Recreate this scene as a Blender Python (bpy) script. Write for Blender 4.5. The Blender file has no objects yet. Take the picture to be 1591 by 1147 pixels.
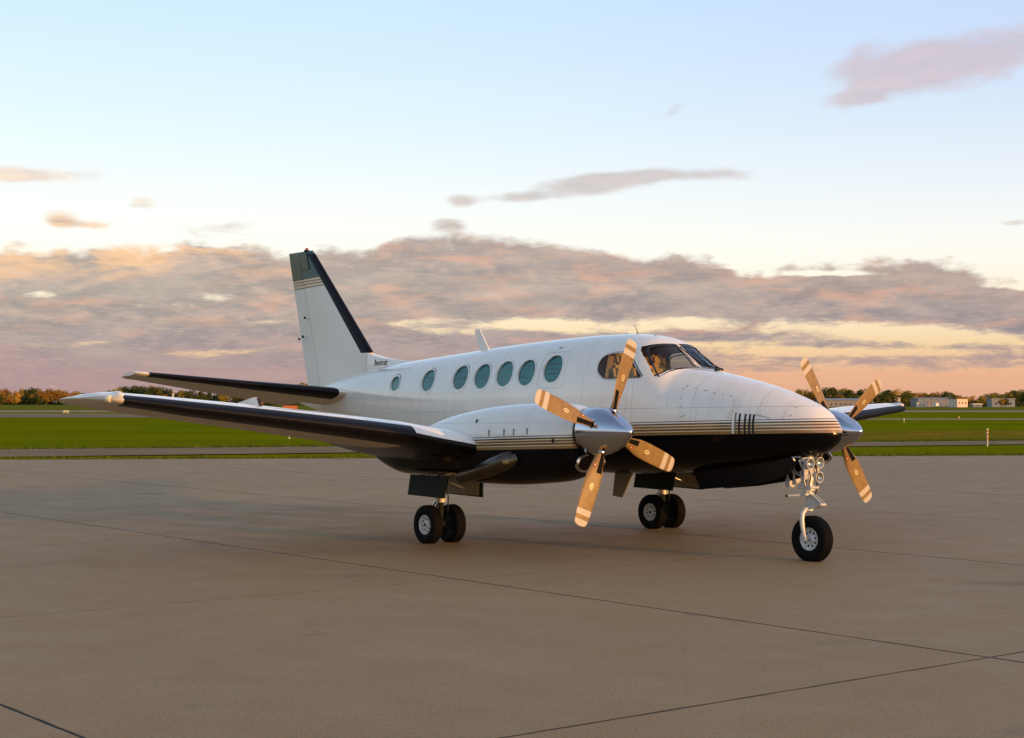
import bpy, bmesh, math, random
from mathutils import Vector, Matrix
random.seed(7)
S = bpy.context.scene
COL = S.collection
PI = math.pi

# ------------------------------------------------------------------ camera
CAM = Vector((12.3683, -14.3393, 1.8404)); YAW = 2.46832; PIT = 0.020912; ROLL = 0.001952; FPX = 2478.85
cd = bpy.data.cameras.new('camera'); cam = bpy.data.objects.new('camera', cd); COL.objects.link(cam)
fw = Vector((math.cos(YAW)*math.cos(PIT), math.sin(YAW)*math.cos(PIT), math.sin(PIT)))
rt = Vector((math.sin(YAW), -math.cos(YAW), 0)); up = rt.cross(fw)
r2 = rt*math.cos(ROLL)+up*math.sin(ROLL); u2 = up*math.cos(ROLL)-rt*math.sin(ROLL)
M = Matrix((r2, u2, -fw)).transposed().to_4x4(); M.translation = CAM
cam.matrix_world = M
cd.sensor_width = 36; cd.lens = FPX*36/1591; cd.clip_end = 9000; cd.clip_start = .1
S.camera = cam

# ------------------------------------------------------------------ sun, exposure
SUN_AZ = math.radians(14); SUN_EL = math.radians(5.6)
sd = bpy.data.lights.new('sun', 'SUN'); sun = bpy.data.objects.new('sun', sd); COL.objects.link(sun)
sd.energy = 4.0; sd.angle = math.radians(.5); sd.color = (1.0, .47, .14)
sv = Vector((math.cos(SUN_AZ)*math.cos(SUN_EL), math.sin(SUN_AZ)*math.cos(SUN_EL), math.sin(SUN_EL)))
sun.rotation_euler = sv.to_track_quat('Z', 'Y').to_euler()
sun.location = (60, 20, 30)
S.view_settings.view_transform = 'Standard'; S.view_settings.look = 'None'
S.view_settings.exposure = 0; S.view_settings.gamma = 1; S.view_settings.use_curve_mapping = False

# ------------------------------------------------------------------ node helpers
class NB:
    def __init__(s, nt): s.nt = nt
    def node(s, t, **k):
        n = s.nt.nodes.new(t)
        for a, b in k.items(): setattr(n, a, b)
        return n
    def put(s, sock, v):
        if isinstance(v, bpy.types.NodeSocket): s.nt.links.new(v, sock)
        elif isinstance(v, (tuple, list)) and len(v) == 3 and sock.type == 'RGBA': sock.default_value = (*v, 1)
        else: sock.default_value = v
    def m(s, op, a, b=None, c=None, clamp=False):
        n = s.node('ShaderNodeMath', operation=op, use_clamp=clamp)
        s.put(n.inputs[0], a)
        if b is not None: s.put(n.inputs[1], b)
        if c is not None: s.put(n.inputs[2], c)
        return n.outputs[0]
    def add(s, a, b): return s.m('ADD', a, b)
    def sub(s, a, b): return s.m('SUBTRACT', a, b)
    def mul(s, a, b): return s.m('MULTIPLY', a, b)
    def sm(s, v, a, b, o0=0.0, o1=1.0):
        n = s.node('ShaderNodeMapRange', interpolation_type='SMOOTHSTEP')
        for i, q in enumerate((v, a, b, o0, o1)): s.put(n.inputs[i], q)
        return n.outputs[0]
    def mix(s, f, a, b, bt='MIX'):
        n = s.node('ShaderNodeMix', data_type='RGBA', blend_type=bt)
        s.put(n.inputs[0], f); s.put(n.inputs[6], a); s.put(n.inputs[7], b)
        return n.outputs[2]
    def xyz(s, x, y, z=0.0):
        n = s.node('ShaderNodeCombineXYZ')
        for i, q in enumerate((x, y, z)): s.put(n.inputs[i], q)
        return n.outputs[0]
    def sep(s, v):
        n = s.node('ShaderNodeSeparateXYZ'); s.put(n.inputs[0], v); return n.outputs
    def noise(s, vec, scale, detail=4, rough=.55, dist=0.0):
        n = s.node('ShaderNodeTexNoise'); s.put(n.inputs['Vector'], vec)
        n.inputs['Scale'].default_value = scale; n.inputs['Detail'].default_value = detail
        n.inputs['Roughness'].default_value = rough; n.inputs['Distortion'].default_value = dist
        return n.outputs[0]
    def ramp(s, f, stops, interp='LINEAR'):
        n = s.node('ShaderNodeValToRGB'); cr = n.color_ramp; cr.interpolation = interp
        while len(cr.elements) < len(stops): cr.elements.new(.5)
        for e, (p, c) in zip(cr.elements, stops): e.position = p; e.color = (*c, 1)
        s.put(n.inputs[0], f); return n.outputs[0]
def lin(r, g, b):
    f = lambda c: (c/255/12.92) if c/255 <= .04045 else ((c/255+.055)/1.055)**2.4
    return (f(r), f(g), f(b))

# ------------------------------------------------------------------ sky
W = bpy.data.worlds.new('World'); S.world = W; W.use_nodes = True
nt = W.node_tree; nt.nodes.clear(); N = NB(nt)
tc = N.node('ShaderNodeTexCoord'); D = tc.outputs['Generated']
dx, dy, dz = N.sep(D)
cy, sy = math.cos(YAW), math.sin(YAW)
fwd = N.add(N.mul(dx, cy), N.mul(dy, sy)); rgt = N.add(N.mul(dx, sy), N.mul(dy, -cy))
X = N.mul(N.m('ARCTAN2', rgt, fwd), 2479.0)           # heading, in units of 1/2479 rad
Yv = N.mul(N.m('ARCSINE', dz), 2479.0)                # height above the horizon, same units
def XU(u): return math.atan((u-795.5)/2479)*2479
def YU(u, v): return math.atan((625.3+.002*(u-795.5)-v)/2479*math.cos(math.atan((u-795.5)/2479)))*2479
Yn = N.m('DIVIDE', Yv, 2479*PI/2, clamp=True)
yy = N.m('POWER', Yn, .5)
def st(Y): return (max(0, Y)/(2479*PI/2))**.5
clear = N.ramp(yy, [(0, lin(228, 176, 146)), (st(45), lin(238, 186, 150)), (st(90), lin(244, 212, 168)), (st(150), lin(252, 238, 212)),
    (st(235), lin(251, 249, 243)), (st(330), lin(239, 247, 251)), (st(440), lin(221, 240, 252)), (st(620), lin(202, 230, 254)),
    (st(1200), (.40, .53, .74)), (st(2200), (.25, .33, .47)), (1, (.19, .25, .36))])
# towards the right of the view the high sky is a little more lavender, to the left a little paler
lav = N.mul(N.sm(X, -300.0, 900.0), N.sm(Yv, 150.0, 450.0))
clear = N.mix(N.mul(N.sm(X, 200.0, -600.0), N.sm(Yv, 90.0, 20.0, 0.0, .55)), clear, lin(200, 166, 154))
clear = N.mix(N.mul(lav, .55), clear, N.mix(N.sm(Yv, 250.0, 620.0), lin(232, 238, 250), lin(196, 212, 248)))
top = [(-900, 385), (0, 384), (100, 388), (200, 384), (300, 382), (400, 383), (460, 388), (560, 387), (610, 374), (700, 366), (800, 369), (870, 379),
       (900, 390), (1000, 396), (1100, 402), (1200, 418), (1300, 410), (1400, 405), (1470, 411), (1540, 430), (1591, 442), (2400, 452)]
fc = N.node('ShaderNodeFloatCurve'); cm = fc.mapping; cm.use_clip = False
x0, x1 = XU(-900), XU(2400)
pts = [((XU(u)-x0)/(x1-x0), YU(min(max(u, 0), 1591), v)/400) for u, v in top]
c = cm.curves[0]
while len(c.points) < len(pts): c.points.new(.5, .5)
for p, q in zip(c.points, pts): p.location = q
cm.update()
N.put(fc.inputs['Value'], N.m('DIVIDE', N.sub(X, x0), x1-x0, clamp=True))
topY = N.mul(fc.outputs[0], 400.0)
nv = N.xyz(N.mul(X, .01), N.mul(Yv, .034), 3.1)
n_big = N.noise(nv, .55, 5, .6, .4)
n_mid = N.noise(nv, 1.35, 6, .62, .6)
n_fin = N.noise(N.xyz(N.mul(X, .01), N.mul(Yv, .05), 8.0), 4.6, 4, .6, .3)
n_top = N.noise(N.xyz(N.mul(X, .01), N.mul(Yv, .022), 40.0), 1.5, 5, .55, .2)
wob = N.add(N.mul(N.sub(n_top, .5), 62.0), N.mul(N.sub(n_fin, .5), 6.0))
F = N.m('MINIMUM', N.m('MAXIMUM', N.m('DIVIDE', N.sub(N.add(topY, wob), Yv), 20.0), -1.0), 1.15)
def blob(u, v, ru, rv, amp, slope=0.0):
    ax = N.mul(N.sub(X, XU(u)), 1/ru)
    ay = N.mul(N.sub(N.sub(Yv, YU(u, v)), N.mul(N.sub(X, XU(u)), slope)), 1/rv)
    e = N.m('EXPONENT', N.mul(N.add(N.mul(ax, ax), N.mul(ay, ay)), -1.0))
    return N.mul(e, amp)
F2 = F
for b in [(820, 501, 110, 12, -1.45), (960, 511, 150, 10, -1.35, 0), (1330, 511, 170, 14, -1.6, -.03), (1500, 528, 180, 13, -1.5, -.03), (1060, 497, 90, 9, -1.1),
          (1085, 535, 160, 8, -1.4, .02), (1240, 545, 150, 7, -1.2), (1420, 548, 160, 6, -1.1), (620, 503, 60, 9, -1.1, .05), (700, 515, 70, 8, -.9), (335, 460, 48, 8, -1.25, -.05),
          (60, 457, 36, 7, -1.2, .05), (250, 473, 80, 7, -.7), (420, 500, 50, 7, -.8, .05), (100, 535, 110, 8, -.85, .04), (350, 548, 120, 9, -1.0, .04),
          (280, 515, 20, 5, -.9), (1300, 425, 70, 4, -1.6, -.02), (1560, 445, 100, 5, -.8, -.04), (1180, 404, 80, 5, -1.0),
          (1150, 415, 50, 4, -.8), (880, 560, 300, 8, -.8)]:
    F2 = N.add(F2, blob(*b))
# the bottom of the sky is open, more so to the right
open_r = N.mul(N.sm(X, 100.0, 420.0), N.sm(Yv, 92.0, 52.0))
low = N.mul(N.sm(Yv, 62.0, 24.0), 1.25)
F2 = N.sub(F2, N.add(N.mul(open_r, .95), N.mul(low, N.sm(X, -700.0, 700.0, .45, 1.3))))
for b in [(60, 272, 125, 15, 1.65), (10, 272, 60, 12, .6), (215, 313, 30, 13, 1.6), (88, 341, 26, 15, 1.65), (140, 349, 44, 9, 1.5), (350, 352, 70, 18, 1.15), (716, 314, 24, 12, 1.75),
          (800, 306, 72, 10, 1.7, .02), (905, 287, 66, 16, 1.95), (965, 276, 70, 14, 1.6, .06), (1080, 270, 115, 13, 1.75), (695, 345, 34, 10, 1.65),
          (1375, 116, 84, 32, 1.75, .25), (1445, 98, 70, 36, 1.3), (1335, 152, 42, 11, 1.6), (1560, 75, 130, 48, 1.75, .2), (1330, 85, 50, 26, 1.0, .5),
          (1045, 171, 22, 13, 1.45, .4), (1580, 345, 40, 8, 1.1)]:
    F2 = N.add(F2, blob(*b))
n_puff = N.noise(N.xyz(N.mul(X, .01), N.mul(Yv, .026), 60.0), 1.25, 6, .52, .3)
nz = N.add(N.mul(N.sub(N.mix(N.sm(Yv, 170.0, 250.0), n_mid, n_puff), .5), 2.3), N.mul(N.sub(n_fin, .5), N.sm(Yv, 60.0, 260.0, 1.2, .7)))
nz = N.mul(nz, N.sm(N.m('ABSOLUTE', N.sub(topY, Yv)), 6.0, 42.0, .38, 1.0))
field = N.add(F2, nz)
dens = N.sm(field, N.sm(Yv, 200.0, 300.0, -.35, -.45), N.sm(Yv, 200.0, 300.0, .6, 1.0))
hi = N.sm(Yv, 255.0, 300.0)
dens = N.mul(dens, N.sub(1.0, N.mul(hi, .42)))
# cloud colour: mauve grey bodies, salmon where the low sun catches them
grey = N.mix(N.sm(n_big, .35, .65), lin(146, 138, 148), lin(170, 157, 160))
grey = N.mix(N.sm(n_fin, .42, .72, 0.0, .6), grey, lin(190, 168, 165))
edge = N.sm(N.sub(topY, Yv), 66.0, -4.0)
pk = N.noise(N.xyz(N.mul(X, .01), N.mul(Yv, .045), 21.0), .85, 5, .58, .3)
puff_up = N.noise(N.xyz(N.mul(X, .01), N.mul(N.add(Yv, 12.0), .026), 60.0), 1.25, 6, .52, .3)
relief = N.m('MULTIPLY', N.sub(n_puff, puff_up), 1.9)
pink_amt = N.m('MULTIPLY_ADD', edge, .18, N.mul(N.sm(pk, .49, .68, 0.0, .72), N.sm(Yv, 60.0, 150.0, .35, 1.0)), clamp=True)
leftw = N.mul(N.mul(N.sm(X, -200.0, -520.0), N.sm(Yv, 160.0, 215.0)), N.sm(pk, .38, .58))
pink = N.mix(leftw, lin(214, 166, 152), lin(250, 196, 152))
ccol = N.mix(N.m('MAXIMUM', pink_amt, N.mul(leftw, .85)), grey, pink)
ccol = N.mix(N.m('MULTIPLY', N.m('MAXIMUM', relief, 0.0), N.sm(Yv, 70.0, 150.0, .3, 1.0), clamp=True), ccol, lin(216, 184, 174))
ccol = N.mix(N.m('MULTIPLY', N.m('MAXIMUM', N.mul(relief, -1.0), 0.0), N.sm(Yv, 70.0, 150.0, .2, .8), clamp=True), ccol, lin(122, 116, 132))
ccol = N.mix(N.mul(N.sm(Yv, 110.0, 10.0), .75), ccol, N.mix(N.sm(X, -500.0, 400.0), lin(192, 163, 156), lin(216, 176, 152)))
ccol = N.mix(N.mul(N.sm(Yv, 330.0, 420.0), .55), ccol, lin(226, 190, 190))
sky = N.mix(dens, clear, ccol)
ns = N.node('ShaderNodeTexSky', sky_type='NISHITA', sun_disc=False)
ns.sun_elevation = SUN_EL; ns.sun_rotation = PI/2-SUN_AZ; ns.dust_density = 2
air = N.ramp(yy, [(0, (.085, .075, .035)), (st(86), (.13, .11, .05)), (st(346), (.145, .19, .18)), (st(605), (.12, .165, .165)), (st(1200), (.06, .08, .09)), (1, (.03, .05, .07))])
sky = N.mix(1.0, N.mix(1.0, N.mix(1.0, sky, air, 'SUBTRACT'), (10.0, 10.0, 10.0), 'MULTIPLY'), ns.outputs[0], 'ADD')
bg = N.node('ShaderNodeBackground'); bg.inputs[1].default_value = .1; N.put(bg.inputs[0], sky)
wo = N.node('ShaderNodeOutputWorld'); nt.links.new(bg.outputs[0], wo.inputs[0])
W.cycles.sampling_method = 'MANUAL'; W.cycles.sample_map_resolution = 512

# ------------------------------------------------------------------ materials
def mat(name, base=(.5, .5, .5), rough=.5, metal=0.0, coat=0.0, bump=None, vary=None, spec=.5):
    m = bpy.data.materials.new(name); m.use_nodes = True
    n = NB(m.node_tree); b = m.node_tree.nodes['Principled BSDF']
    b.inputs['Base Color'].default_value = (*base, 1); b.inputs['Roughness'].default_value = rough
    b.inputs['Metallic'].default_value = metal; b.inputs['Coat Weight'].default_value = coat
    b.inputs['Specular IOR Level'].default_value = spec; b.inputs['Coat Roughness'].default_value = .06
    t = n.node('ShaderNodeTexCoord').outputs['Object']
    if vary:                                            # (scale, amount)
        f = n.noise(t, vary[0], 5, .6)
        c = n.mix(n.sm(f, .3, .7), tuple(x*(1-vary[1]) for x in base), tuple(min(1, x*(1+vary[1])) for x in base))
        n.put(b.inputs['Base Color'], c)
        n.put(b.inputs['Roughness'], n.sm(f, .3, .7, max(.02, rough*.85), min(1, rough*1.15)))
    if bump:
        bn = n.node('ShaderNodeBump'); bn.inputs['Strength'].default_value = bump[1]; bn.inputs['Distance'].default_value = bump[2] if len(bump) > 2 else .01
        n.put(bn.inputs['Height'], n.noise(t, bump[0], 5, .6)); n.put(b.inputs['Normal'], bn.outputs[0])
    m['nb'] = 1
    return m
def bsdf(m): return m.node_tree.nodes['Principled BSDF']
WHITE = (.84, .80, .71)
M_white = mat('white_paint', WHITE, .16, 0, .6, vary=(3.0, .035))
M_under = mat('underside_bounce_tone', (.56, .48, .35), .45, 0, 0, vary=(4.0, .06))  # undersides coloured browner and darker, for the light off the ground
M_black = mat('black_paint', (.003, .003, .003), .3, 0, 0, spec=.14)
M_boot = mat('black_rubber_boot', (.004, .004, .006), .40, 0, 0, spec=.16)
M_rubber = mat('tyre_rubber', (.005, .005, .005), .75, bump=(60, .3, .004), spec=.1)
M_exh = mat('heat_stained_steel', (.10, .085, .065), .30, 1.0, vary=(7, .25))
M_chrome = mat('polished_metal', (.50, .53, .60), .13, 1.0)
M_chrome2 = mat('worn_polished_metal', (.50, .49, .47), .22, 1.0, vary=(9, .12))
M_alu = mat('silver_gear_paint', (.50, .49, .45), .33, .15, vary=(14, .12))
M_hub = mat('wheel_hub_paint', (.62, .63, .61), .38, vary=(20, .10))
M_dark = mat('dark_recess', (.01, .01, .01), .8)
M_greyp = mat('dark_green_door_and_strut_shade', (.012, .017, .011), .6, vary=(8, .2), spec=.12)  # dark green of the gear doors; also shade put into the lower strut
M_oliv = mat('olive_primer', (.24, .20, .11), .45, vary=(8, .15))
M_teal = mat('dark_green_paint', (.085, .095, .07), .22, 0, .5, vary=(6, .1))
M_tint = mat('teal_fin_paint', (.045, .085, .085), .18, 0, .5)
M_leather = mat('tan_leather', (.62, .42, .18), .55, vary=(12, .1))
M_trim = mat('cabin_trim', (.45, .34, .22), .7)
M_seal = mat('window_seal', (.012, .012, .014), .5)
M_red = mat('red_glass', (.35, .03, .02), .12, 0, .5)
M_lens = mat('clear_lens', (.92, .80, .42), .08, 0, .8)
M_lamp = mat('lamp_reflector', (.9, .86, .78), .12, .9)
M_redp = mat('red_decal', (.30, .06, .03), .5)
M_ink = mat('black_lettering', (.02, .02, .02), .4)
M_scr = mat('seam_line', (.30, .29, .26), .5)

def stripes_material(name, z0, slope, below, zspan=.172, axis='X', top_extra=None, seams=True):
    """white paint; a stack of gold and cream pinstripes above the line z = z0 + slope*x; dark paint below it"""
    m = mat(name, WHITE, .16, 0, .5)
    n = NB(m.node_tree); b = bsdf(m)
    t = n.node('ShaderNodeTexCoord').outputs['Object']; x, y, z = n.sep(t)
    w = n.m('DIVIDE', n.sub(z, n.add(n.mul(x, slope), z0)), zspan)
    gold, cream, dk = (.30, .175, .065), (.85, .66, .38), (.07, .045, .025)
    wv = tuple(WHITE)
    r = n.ramp(w, [(0, gold), (.215, cream), (.275, (.17, .095, .04)), (.43, cream), (.49, (.18, .10, .04)), (.63, cream), (.70, dk), (.82, wv), (.91, dk), (.97, wv)], 'CONSTANT')
    f = n.noise(t, 2.2, 4, .6)
    white = n.mix(n.sm(f, .3, .7), tuple(c*.93 for c in WHITE), WHITE)
    grime = n.noise(n.xyz(n.mul(x, 7.0), y, n.mul(z, 1.2)), 1.6, 5, .65)
    white = n.mix(n.mul(n.sm(grime, .52, .78), n.sm(w, 4.5, .8, 0.05, .5)), white, (.42, .37, .29))
    # faint panel seams
    if seams:
        s1 = n.m('LESS_THAN', n.m('ABSOLUTE', n.sub(n.m('FRACT', n.mul(x, 1/.93)), .5)), .0036)
        s2 = n.m('LESS_THAN', n.m('ABSOLUTE', n.sub(z, n.add(n.mul(x, .012), 1.80 if z0 > 1.4 else 1.62))), .0032)
        sg = n.mul(n.m('MAXIMUM', s1, s2), n.sm(f, .35, .6, .3, .75))
        white = n.mix(sg, white, (.30, .29, .27))
        rv = n.noise(n.xyz(n.mul(x, 1.0), y, n.mul(z, 1.0)), 9, 3)
    c = n.mix(n.m('LESS_THAN', w, 1.0), white, r)
    isb = n.m('LESS_THAN', w, 0.0)
    if below: c = n.mix(isb, c, below)
    n.put(b.inputs['Coat Weight'], n.m('MULTIPLY_ADD', isb, -.5, .5)); n.put(b.inputs['Specular IOR Level'], n.m('MULTIPLY_ADD', isb, -.37, .5))
    n.put(b.inputs['Base Color'], c)
    bn = n.node('ShaderNodeBump'); bn.inputs['Strength'].default_value = .25; bn.inputs['Distance'].default_value = .012
    n.put(bn.inputs['Height'], n.noise(t, 1.8, 2, .5)); n.put(b.inputs['Normal'], bn.outputs[0])
    return m
M_fus = stripes_material('fuselage_paint', 1.488, .024, (.0035, .0035, .004))
M_nac = stripes_material('nacelle_paint', 1.352, .032, (.0035, .0035, .004), zspan=.162)
# ------------------------------------------------------------------ object helpers
def tag(o, label=None, cat=None, group=None, kind=None):
    if label: o['label'] = label
    if cat: o['category'] = cat
    if group: o['group'] = group
    if kind: o['kind'] = kind
    return o
def link(name, me, parent=None):
    o = bpy.data.objects.new(name, me); COL.objects.link(o)
    if parent: o.parent = parent
    return o
def empty(name, loc=(0, 0, 0)):
    o = link(name, None); o.location = loc; o.empty_display_size = .3; return o
class MB:
    """collects shapes, then links them as one mesh object"""
    def __init__(s): s.v = []; s.f = []; s.mi = []; s.sm = []
    def put(s, vs, fs, mi=0, smooth=True):
        o = len(s.v); s.v += [tuple(v) for v in vs]
        for f in fs: s.f.append(tuple(i+o for i in f)); s.mi.append(mi); s.sm.append(smooth)
    def loft(s, rings, caps=(True, True), mi=0, smooth=True, closed=True, mif=None):
        n = len(rings[0]); vs = [p for r in rings for p in r]; o = len(s.v); s.v += [tuple(p) for p in vs]
        for i in range(len(rings)-1):
            for j in range(n if closed else n-1):
                k = (j+1) % n
                s.f.append((o+i*n+j, o+i*n+k, o+(i+1)*n+k, o+(i+1)*n+j)); s.mi.append(mif(i, j) if mif else mi); s.sm.append(smooth)
        if caps[0]: s.f.append(tuple(o+j for j in reversed(range(n)))); s.mi.append(mi); s.sm.append(False)
        if caps[1]: s.f.append(tuple(o+(len(rings)-1)*n+j for j in range(n))); s.mi.append(mi); s.sm.append(False)
    def tube(s, pts, rad, n=12, mi=0, caps=True, flat=1.0):
        pts = [Vector(p) for p in pts]; rad = rad if isinstance(rad, (list, tuple)) else [rad]*len(pts)
        rings = []; prev = None
        for i, p in enumerate(pts):
            t = (pts[min(i+1, len(pts)-1)]-pts[max(i-1, 0)]).normalized()
            a = prev if prev is not None else (Vector((0, 0, 1)) if abs(t.z) < .9 else Vector((1, 0, 0)))
            a = (a-t*a.dot(t)).normalized(); prev = a; b = t.cross(a)
            rings.append([p+(a*math.cos(q)+b*math.sin(q)*flat)*rad[i] for q in [2*PI*k/n for k in range(n)]])
        s.loft(rings, (caps, caps), mi)
    def lathe(s, prof, c, axis='X', n=32, mi=0, caps=(False, False)):
        """prof: (along axis, radius)"""
        c = Vector(c); rings = []
        for a, r in prof:
            ring = []
            for k in range(n):
                q = 2*PI*k/n; u, v = r*math.cos(q), r*math.sin(q)
                ring.append(c+{'X': Vector((a, u, v)), 'Y': Vector((v, a, u)), 'Z': Vector((u, v, a))}[axis])
            rings.append(ring)
        s.loft(rings, caps, mi)
    def box(s, c, d, rot=None, mi=0, bev=0.0):
        b = bmesh.new(); bmesh.ops.create_cube(b, size=1)
        for v in b.verts: v.co = Vector((v.co.x*d[0], v.co.y*d[1], v.co.z*d[2]))
        if bev: bmesh.ops.bevel(b, geom=b.edges[:], offset=bev, segments=2, affect='EDGES')
        R = rot.to_matrix() if rot else Matrix.Identity(3)
        b.verts.index_update()
        s.put([R@v.co+Vector(c) for v in b.verts], [[v.index for v in f.verts] for f in b.faces], mi, False); b.free()
    def prism(s, poly, ext, mi=0):
        """poly: 3D loop, ext: extrusion vector"""
        n = len(poly); e = Vector(ext); a = [Vector(p) for p in poly]
        s.put(a+[p+e for p in a], [tuple(reversed(range(n))), tuple(range(n, 2*n))]+[(i, (i+1) % n, n+(i+1) % n, n+i) for i in range(n)], mi, False)
    def build(s, name, mats, parent=None, fix=True):
        me = bpy.data.meshes.new(name); me.from_pydata(s.v, [], s.f)
        mats = mats if isinstance(mats, (list, tuple)) else [mats]
        for m in mats: me.materials.append(m)
        me.polygons.foreach_set('material_index', s.mi); me.polygons.foreach_set('use_smooth', s.sm)
        if fix:
            b = bmesh.new(); b.from_mesh(me); bmesh.ops.recalc_face_normals(b, faces=b.faces[:]); b.to_mesh(me); b.free()
        me.update(); me.set_sharp_from_angle(angle=math.radians(38))
        return link(name, me, parent)
def pch(t, x):
    if x >= t[0][0]: return t[0][1]
    if x <= t[-1][0]: return t[-1][1]
    for i in range(len(t)-1):
        if t[i+1][0] <= x <= t[i][0]: break
    d = lambda j: (t[j+1][1]-t[j][1])/(t[j+1][0]-t[j][0])
    def m(j):
        if j == 0: return d(0)
        if j == len(t)-1: return d(len(t)-2)
        a, b = d(j-1), d(j)
        return 0 if a*b <= 0 else 2*a*b/(a+b)
    h = t[i+1][0]-t[i][0]; s = (x-t[i][0])/h
    return ((1+2*s)*(1-s)**2)*t[i][1]+s*(1-s)**2*h*m(i)+s*s*(3-2*s)*t[i+1][1]+s*s*(s-1)*h*m(i+1)

# ------------------------------------------------------------------ airplane
PL = empty('airplane'); PL.rotation_euler = (-0.008008, -0.005206, 0)
tag(PL, 'white twin propeller airplane with black belly and gold stripes parked on the concrete apron', 'airplane')
# --- fuselage surface
TOP = [(.40,1.48),(.37,1.575),(.29,1.672),(.145,1.785),(-.14,1.905),(-.45,2.005),(-.79,2.092),(-1.22,2.182),(-1.58,2.247),(-1.81,2.29),(-1.97,2.41),(-2.24,2.61),(-2.43,2.69),(-2.7,2.738),(-3,2.76),(-3.5,2.762),(-4.3,2.74),(-5.6,2.68),(-6.6,2.61),(-7.3,2.565),(-8.1,2.51),(-9,2.43),(-9.8,2.32),(-10.6,2.18),(-11.3,2.03)]
BOT = [(.40,1.48),(.37,1.39),(.29,1.32),(.145,1.25),(-.14,1.185),(-.45,1.12),(-.79,1.075),(-1.25,1.03),(-1.8,.985),(-2.5,.95),(-3.3,.92),(-5.5,.92),(-6.2,.96),(-7,1.06),(-8,1.23),(-9,1.42),(-10,1.6),(-11,1.78),(-11.3,1.84)]
HW = [(.40,0.0),(.37,.095),(.29,.18),(.145,.27),(-.14,.37),(-.45,.45),(-.79,.518),(-1.22,.587),(-1.84,.66),(-2.5,.715),(-3.1,.73),(-5.8,.73),(-6.6,.70),(-7.6,.62),(-8.6,.49),(-9.6,.34),(-10.5,.2),(-11.3,.08)]
def fpar(x):
    a, b, w = pch(TOP, x), pch(BOT, x), pch(HW, x)
    return a, b, w, b+.47*(a-b)
def fexp(x): return 2.0+.4*min(1, max(0, (.3-x)/2.6))+.32*math.exp(-((x+2.0)/.45)**2)
def fsec(x, n=96, d=0.0):
    a, b, w, m = fpar(x); e = fexp(x); r = []
    a -= d; b += d; w = max(.001, w-d)
    for k in range(n):
        q = 2*PI*k/n; c, s = math.cos(q), math.sin(q)
        r.append((x, w*math.copysign(abs(c)**(2/e), c), m+((a-m) if s > 0 else (m-b))*math.copysign(abs(s)**(2/e), s)))
    return r
def side_y(x, z, d=0.0):
    a, b, w, m = fpar(x); e = fexp(x); a += d; b -= d; w += d
    h = (a-m) if z > m else (m-b)
    return w*max(0, 1-min(1, abs(z-m)/max(h, 1e-6))**e)**(1/e)
def inside(x, y, z, d=0.0):
    a, b, w, m = fpar(x)
    return not (x > .4 or x < -11.3 or z > a+d or z < b-d) and abs(y) < side_y(x, z, d)
def front_x(y, z, d=0.0):
    x = -1.2
    while x > -3.2 and not inside(x, y, z, d): x -= .02
    a, b = x, x+.02
    for _ in range(16):
        c = (a+b)/2
        if inside(c, y, z, d): a = c
        else: b = c
    return a
xs = [.3995, .397, .39, .38, .365, .345, .32, .29, .25, .2, .15, .1, .05]
x = 0.0
while x > -1.7: xs.append(x); x -= .06
while x > -2.9: xs.append(x); x -= .03
while x > -11.3: xs.append(x); x -= .11
xs.append(-11.3)
fb = MB(); fb.loft([fsec(x) for x in xs], (True, True))
FUS = fb.build('fuselage', M_fus, PL)
# cockpit cavity and window openings
WS = [(-.030,2.592),(-.12,2.594),(-.211,2.592),(-.30,2.585),(-.36,2.574),(-.43,2.552),(-.478,2.50),(-.515,2.43),(-.543,2.34),(-.567,2.24),(-.578,2.165),(-.53,2.198),(-.46,2.236),(-.378,2.262),(-.27,2.277),(-.15,2.285),(-.044,2.287),(-.036,2.44)]
SW = [(-3.03,2.30),(-3.03,2.37),(-3.0,2.43),(-2.94,2.472),(-2.85,2.49),(-2.72,2.497),(-2.60,2.495),(-2.52,2.475),(-2.46,2.42),(-2.36,2.33),(-2.27,2.245),(-2.20,2.175),(-2.23,2.153),(-2.40,2.148),(-2.6,2.14),(-2.775,2.138),(-2.89,2.155),(-2.97,2.205),(-3.015,2.25)]
def grow(P, k):
    cx = sum(p[0] for p in P)/len(P); cz = sum(p[1] for p in P)/len(P)
    out = []
    for a, b in P:
        L = math.hypot(a-cx, b-cz); out.append((cx+(a-cx)*(L+k)/L, cz+(b-cz)*(L+k)/L))
    return out
cut = MB()
cav = [fsec(x, 48, .045) for x in (-1.62, -1.75, -1.9, -2.05, -2.2, -2.4, -2.7, -3.0, -3.18)]
cav = [[(p[0], p[1], max(p[2], 1.35)) for p in r] for r in cav]
cutters = []
cut.loft(cav, (True, True), mi=0); cutters.append(cut.build('cut', M_trim))
for s in (1, -1):
    k = MB(); P = [(y*s, z) for y, z in WS]; k.prism([(-1.2, y, z) for y, z in P], (-1.35, 0, 0)); cutters.append(k.build('cut', M_seal))
    k = MB(); k.prism([(x, s*.35, z) for x, z in SW], (0, s*.6, 0)); cutters.append(k.build('cut', M_seal))
for m_ in (M_trim, M_seal): FUS.data.materials.append(m_)
for x, z, rx, rz in [(-7.794, 2.142, .150, .132), (-6.836, 2.176, .178, .176), (-5.996, 2.210, .190, .186), (-5.473, 2.220, .190, .188), (-4.965, 2.247, .190, .188), (-4.481, 2.256, .190, .188), (-3.934, 2.298, .198, .192)]:
    for s in (-1, 1):
        k = MB(); yv = side_y(x-rx, z+rz)-.035
        k.prism([(x+rx*math.cos(q), s*yv, z+rz*math.sin(q)) for q in [2*PI*(i+.5)/40 for i in range(40)]], (0, s*.4, 0)); cutters.append(k.build('cut', M_fus))
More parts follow.
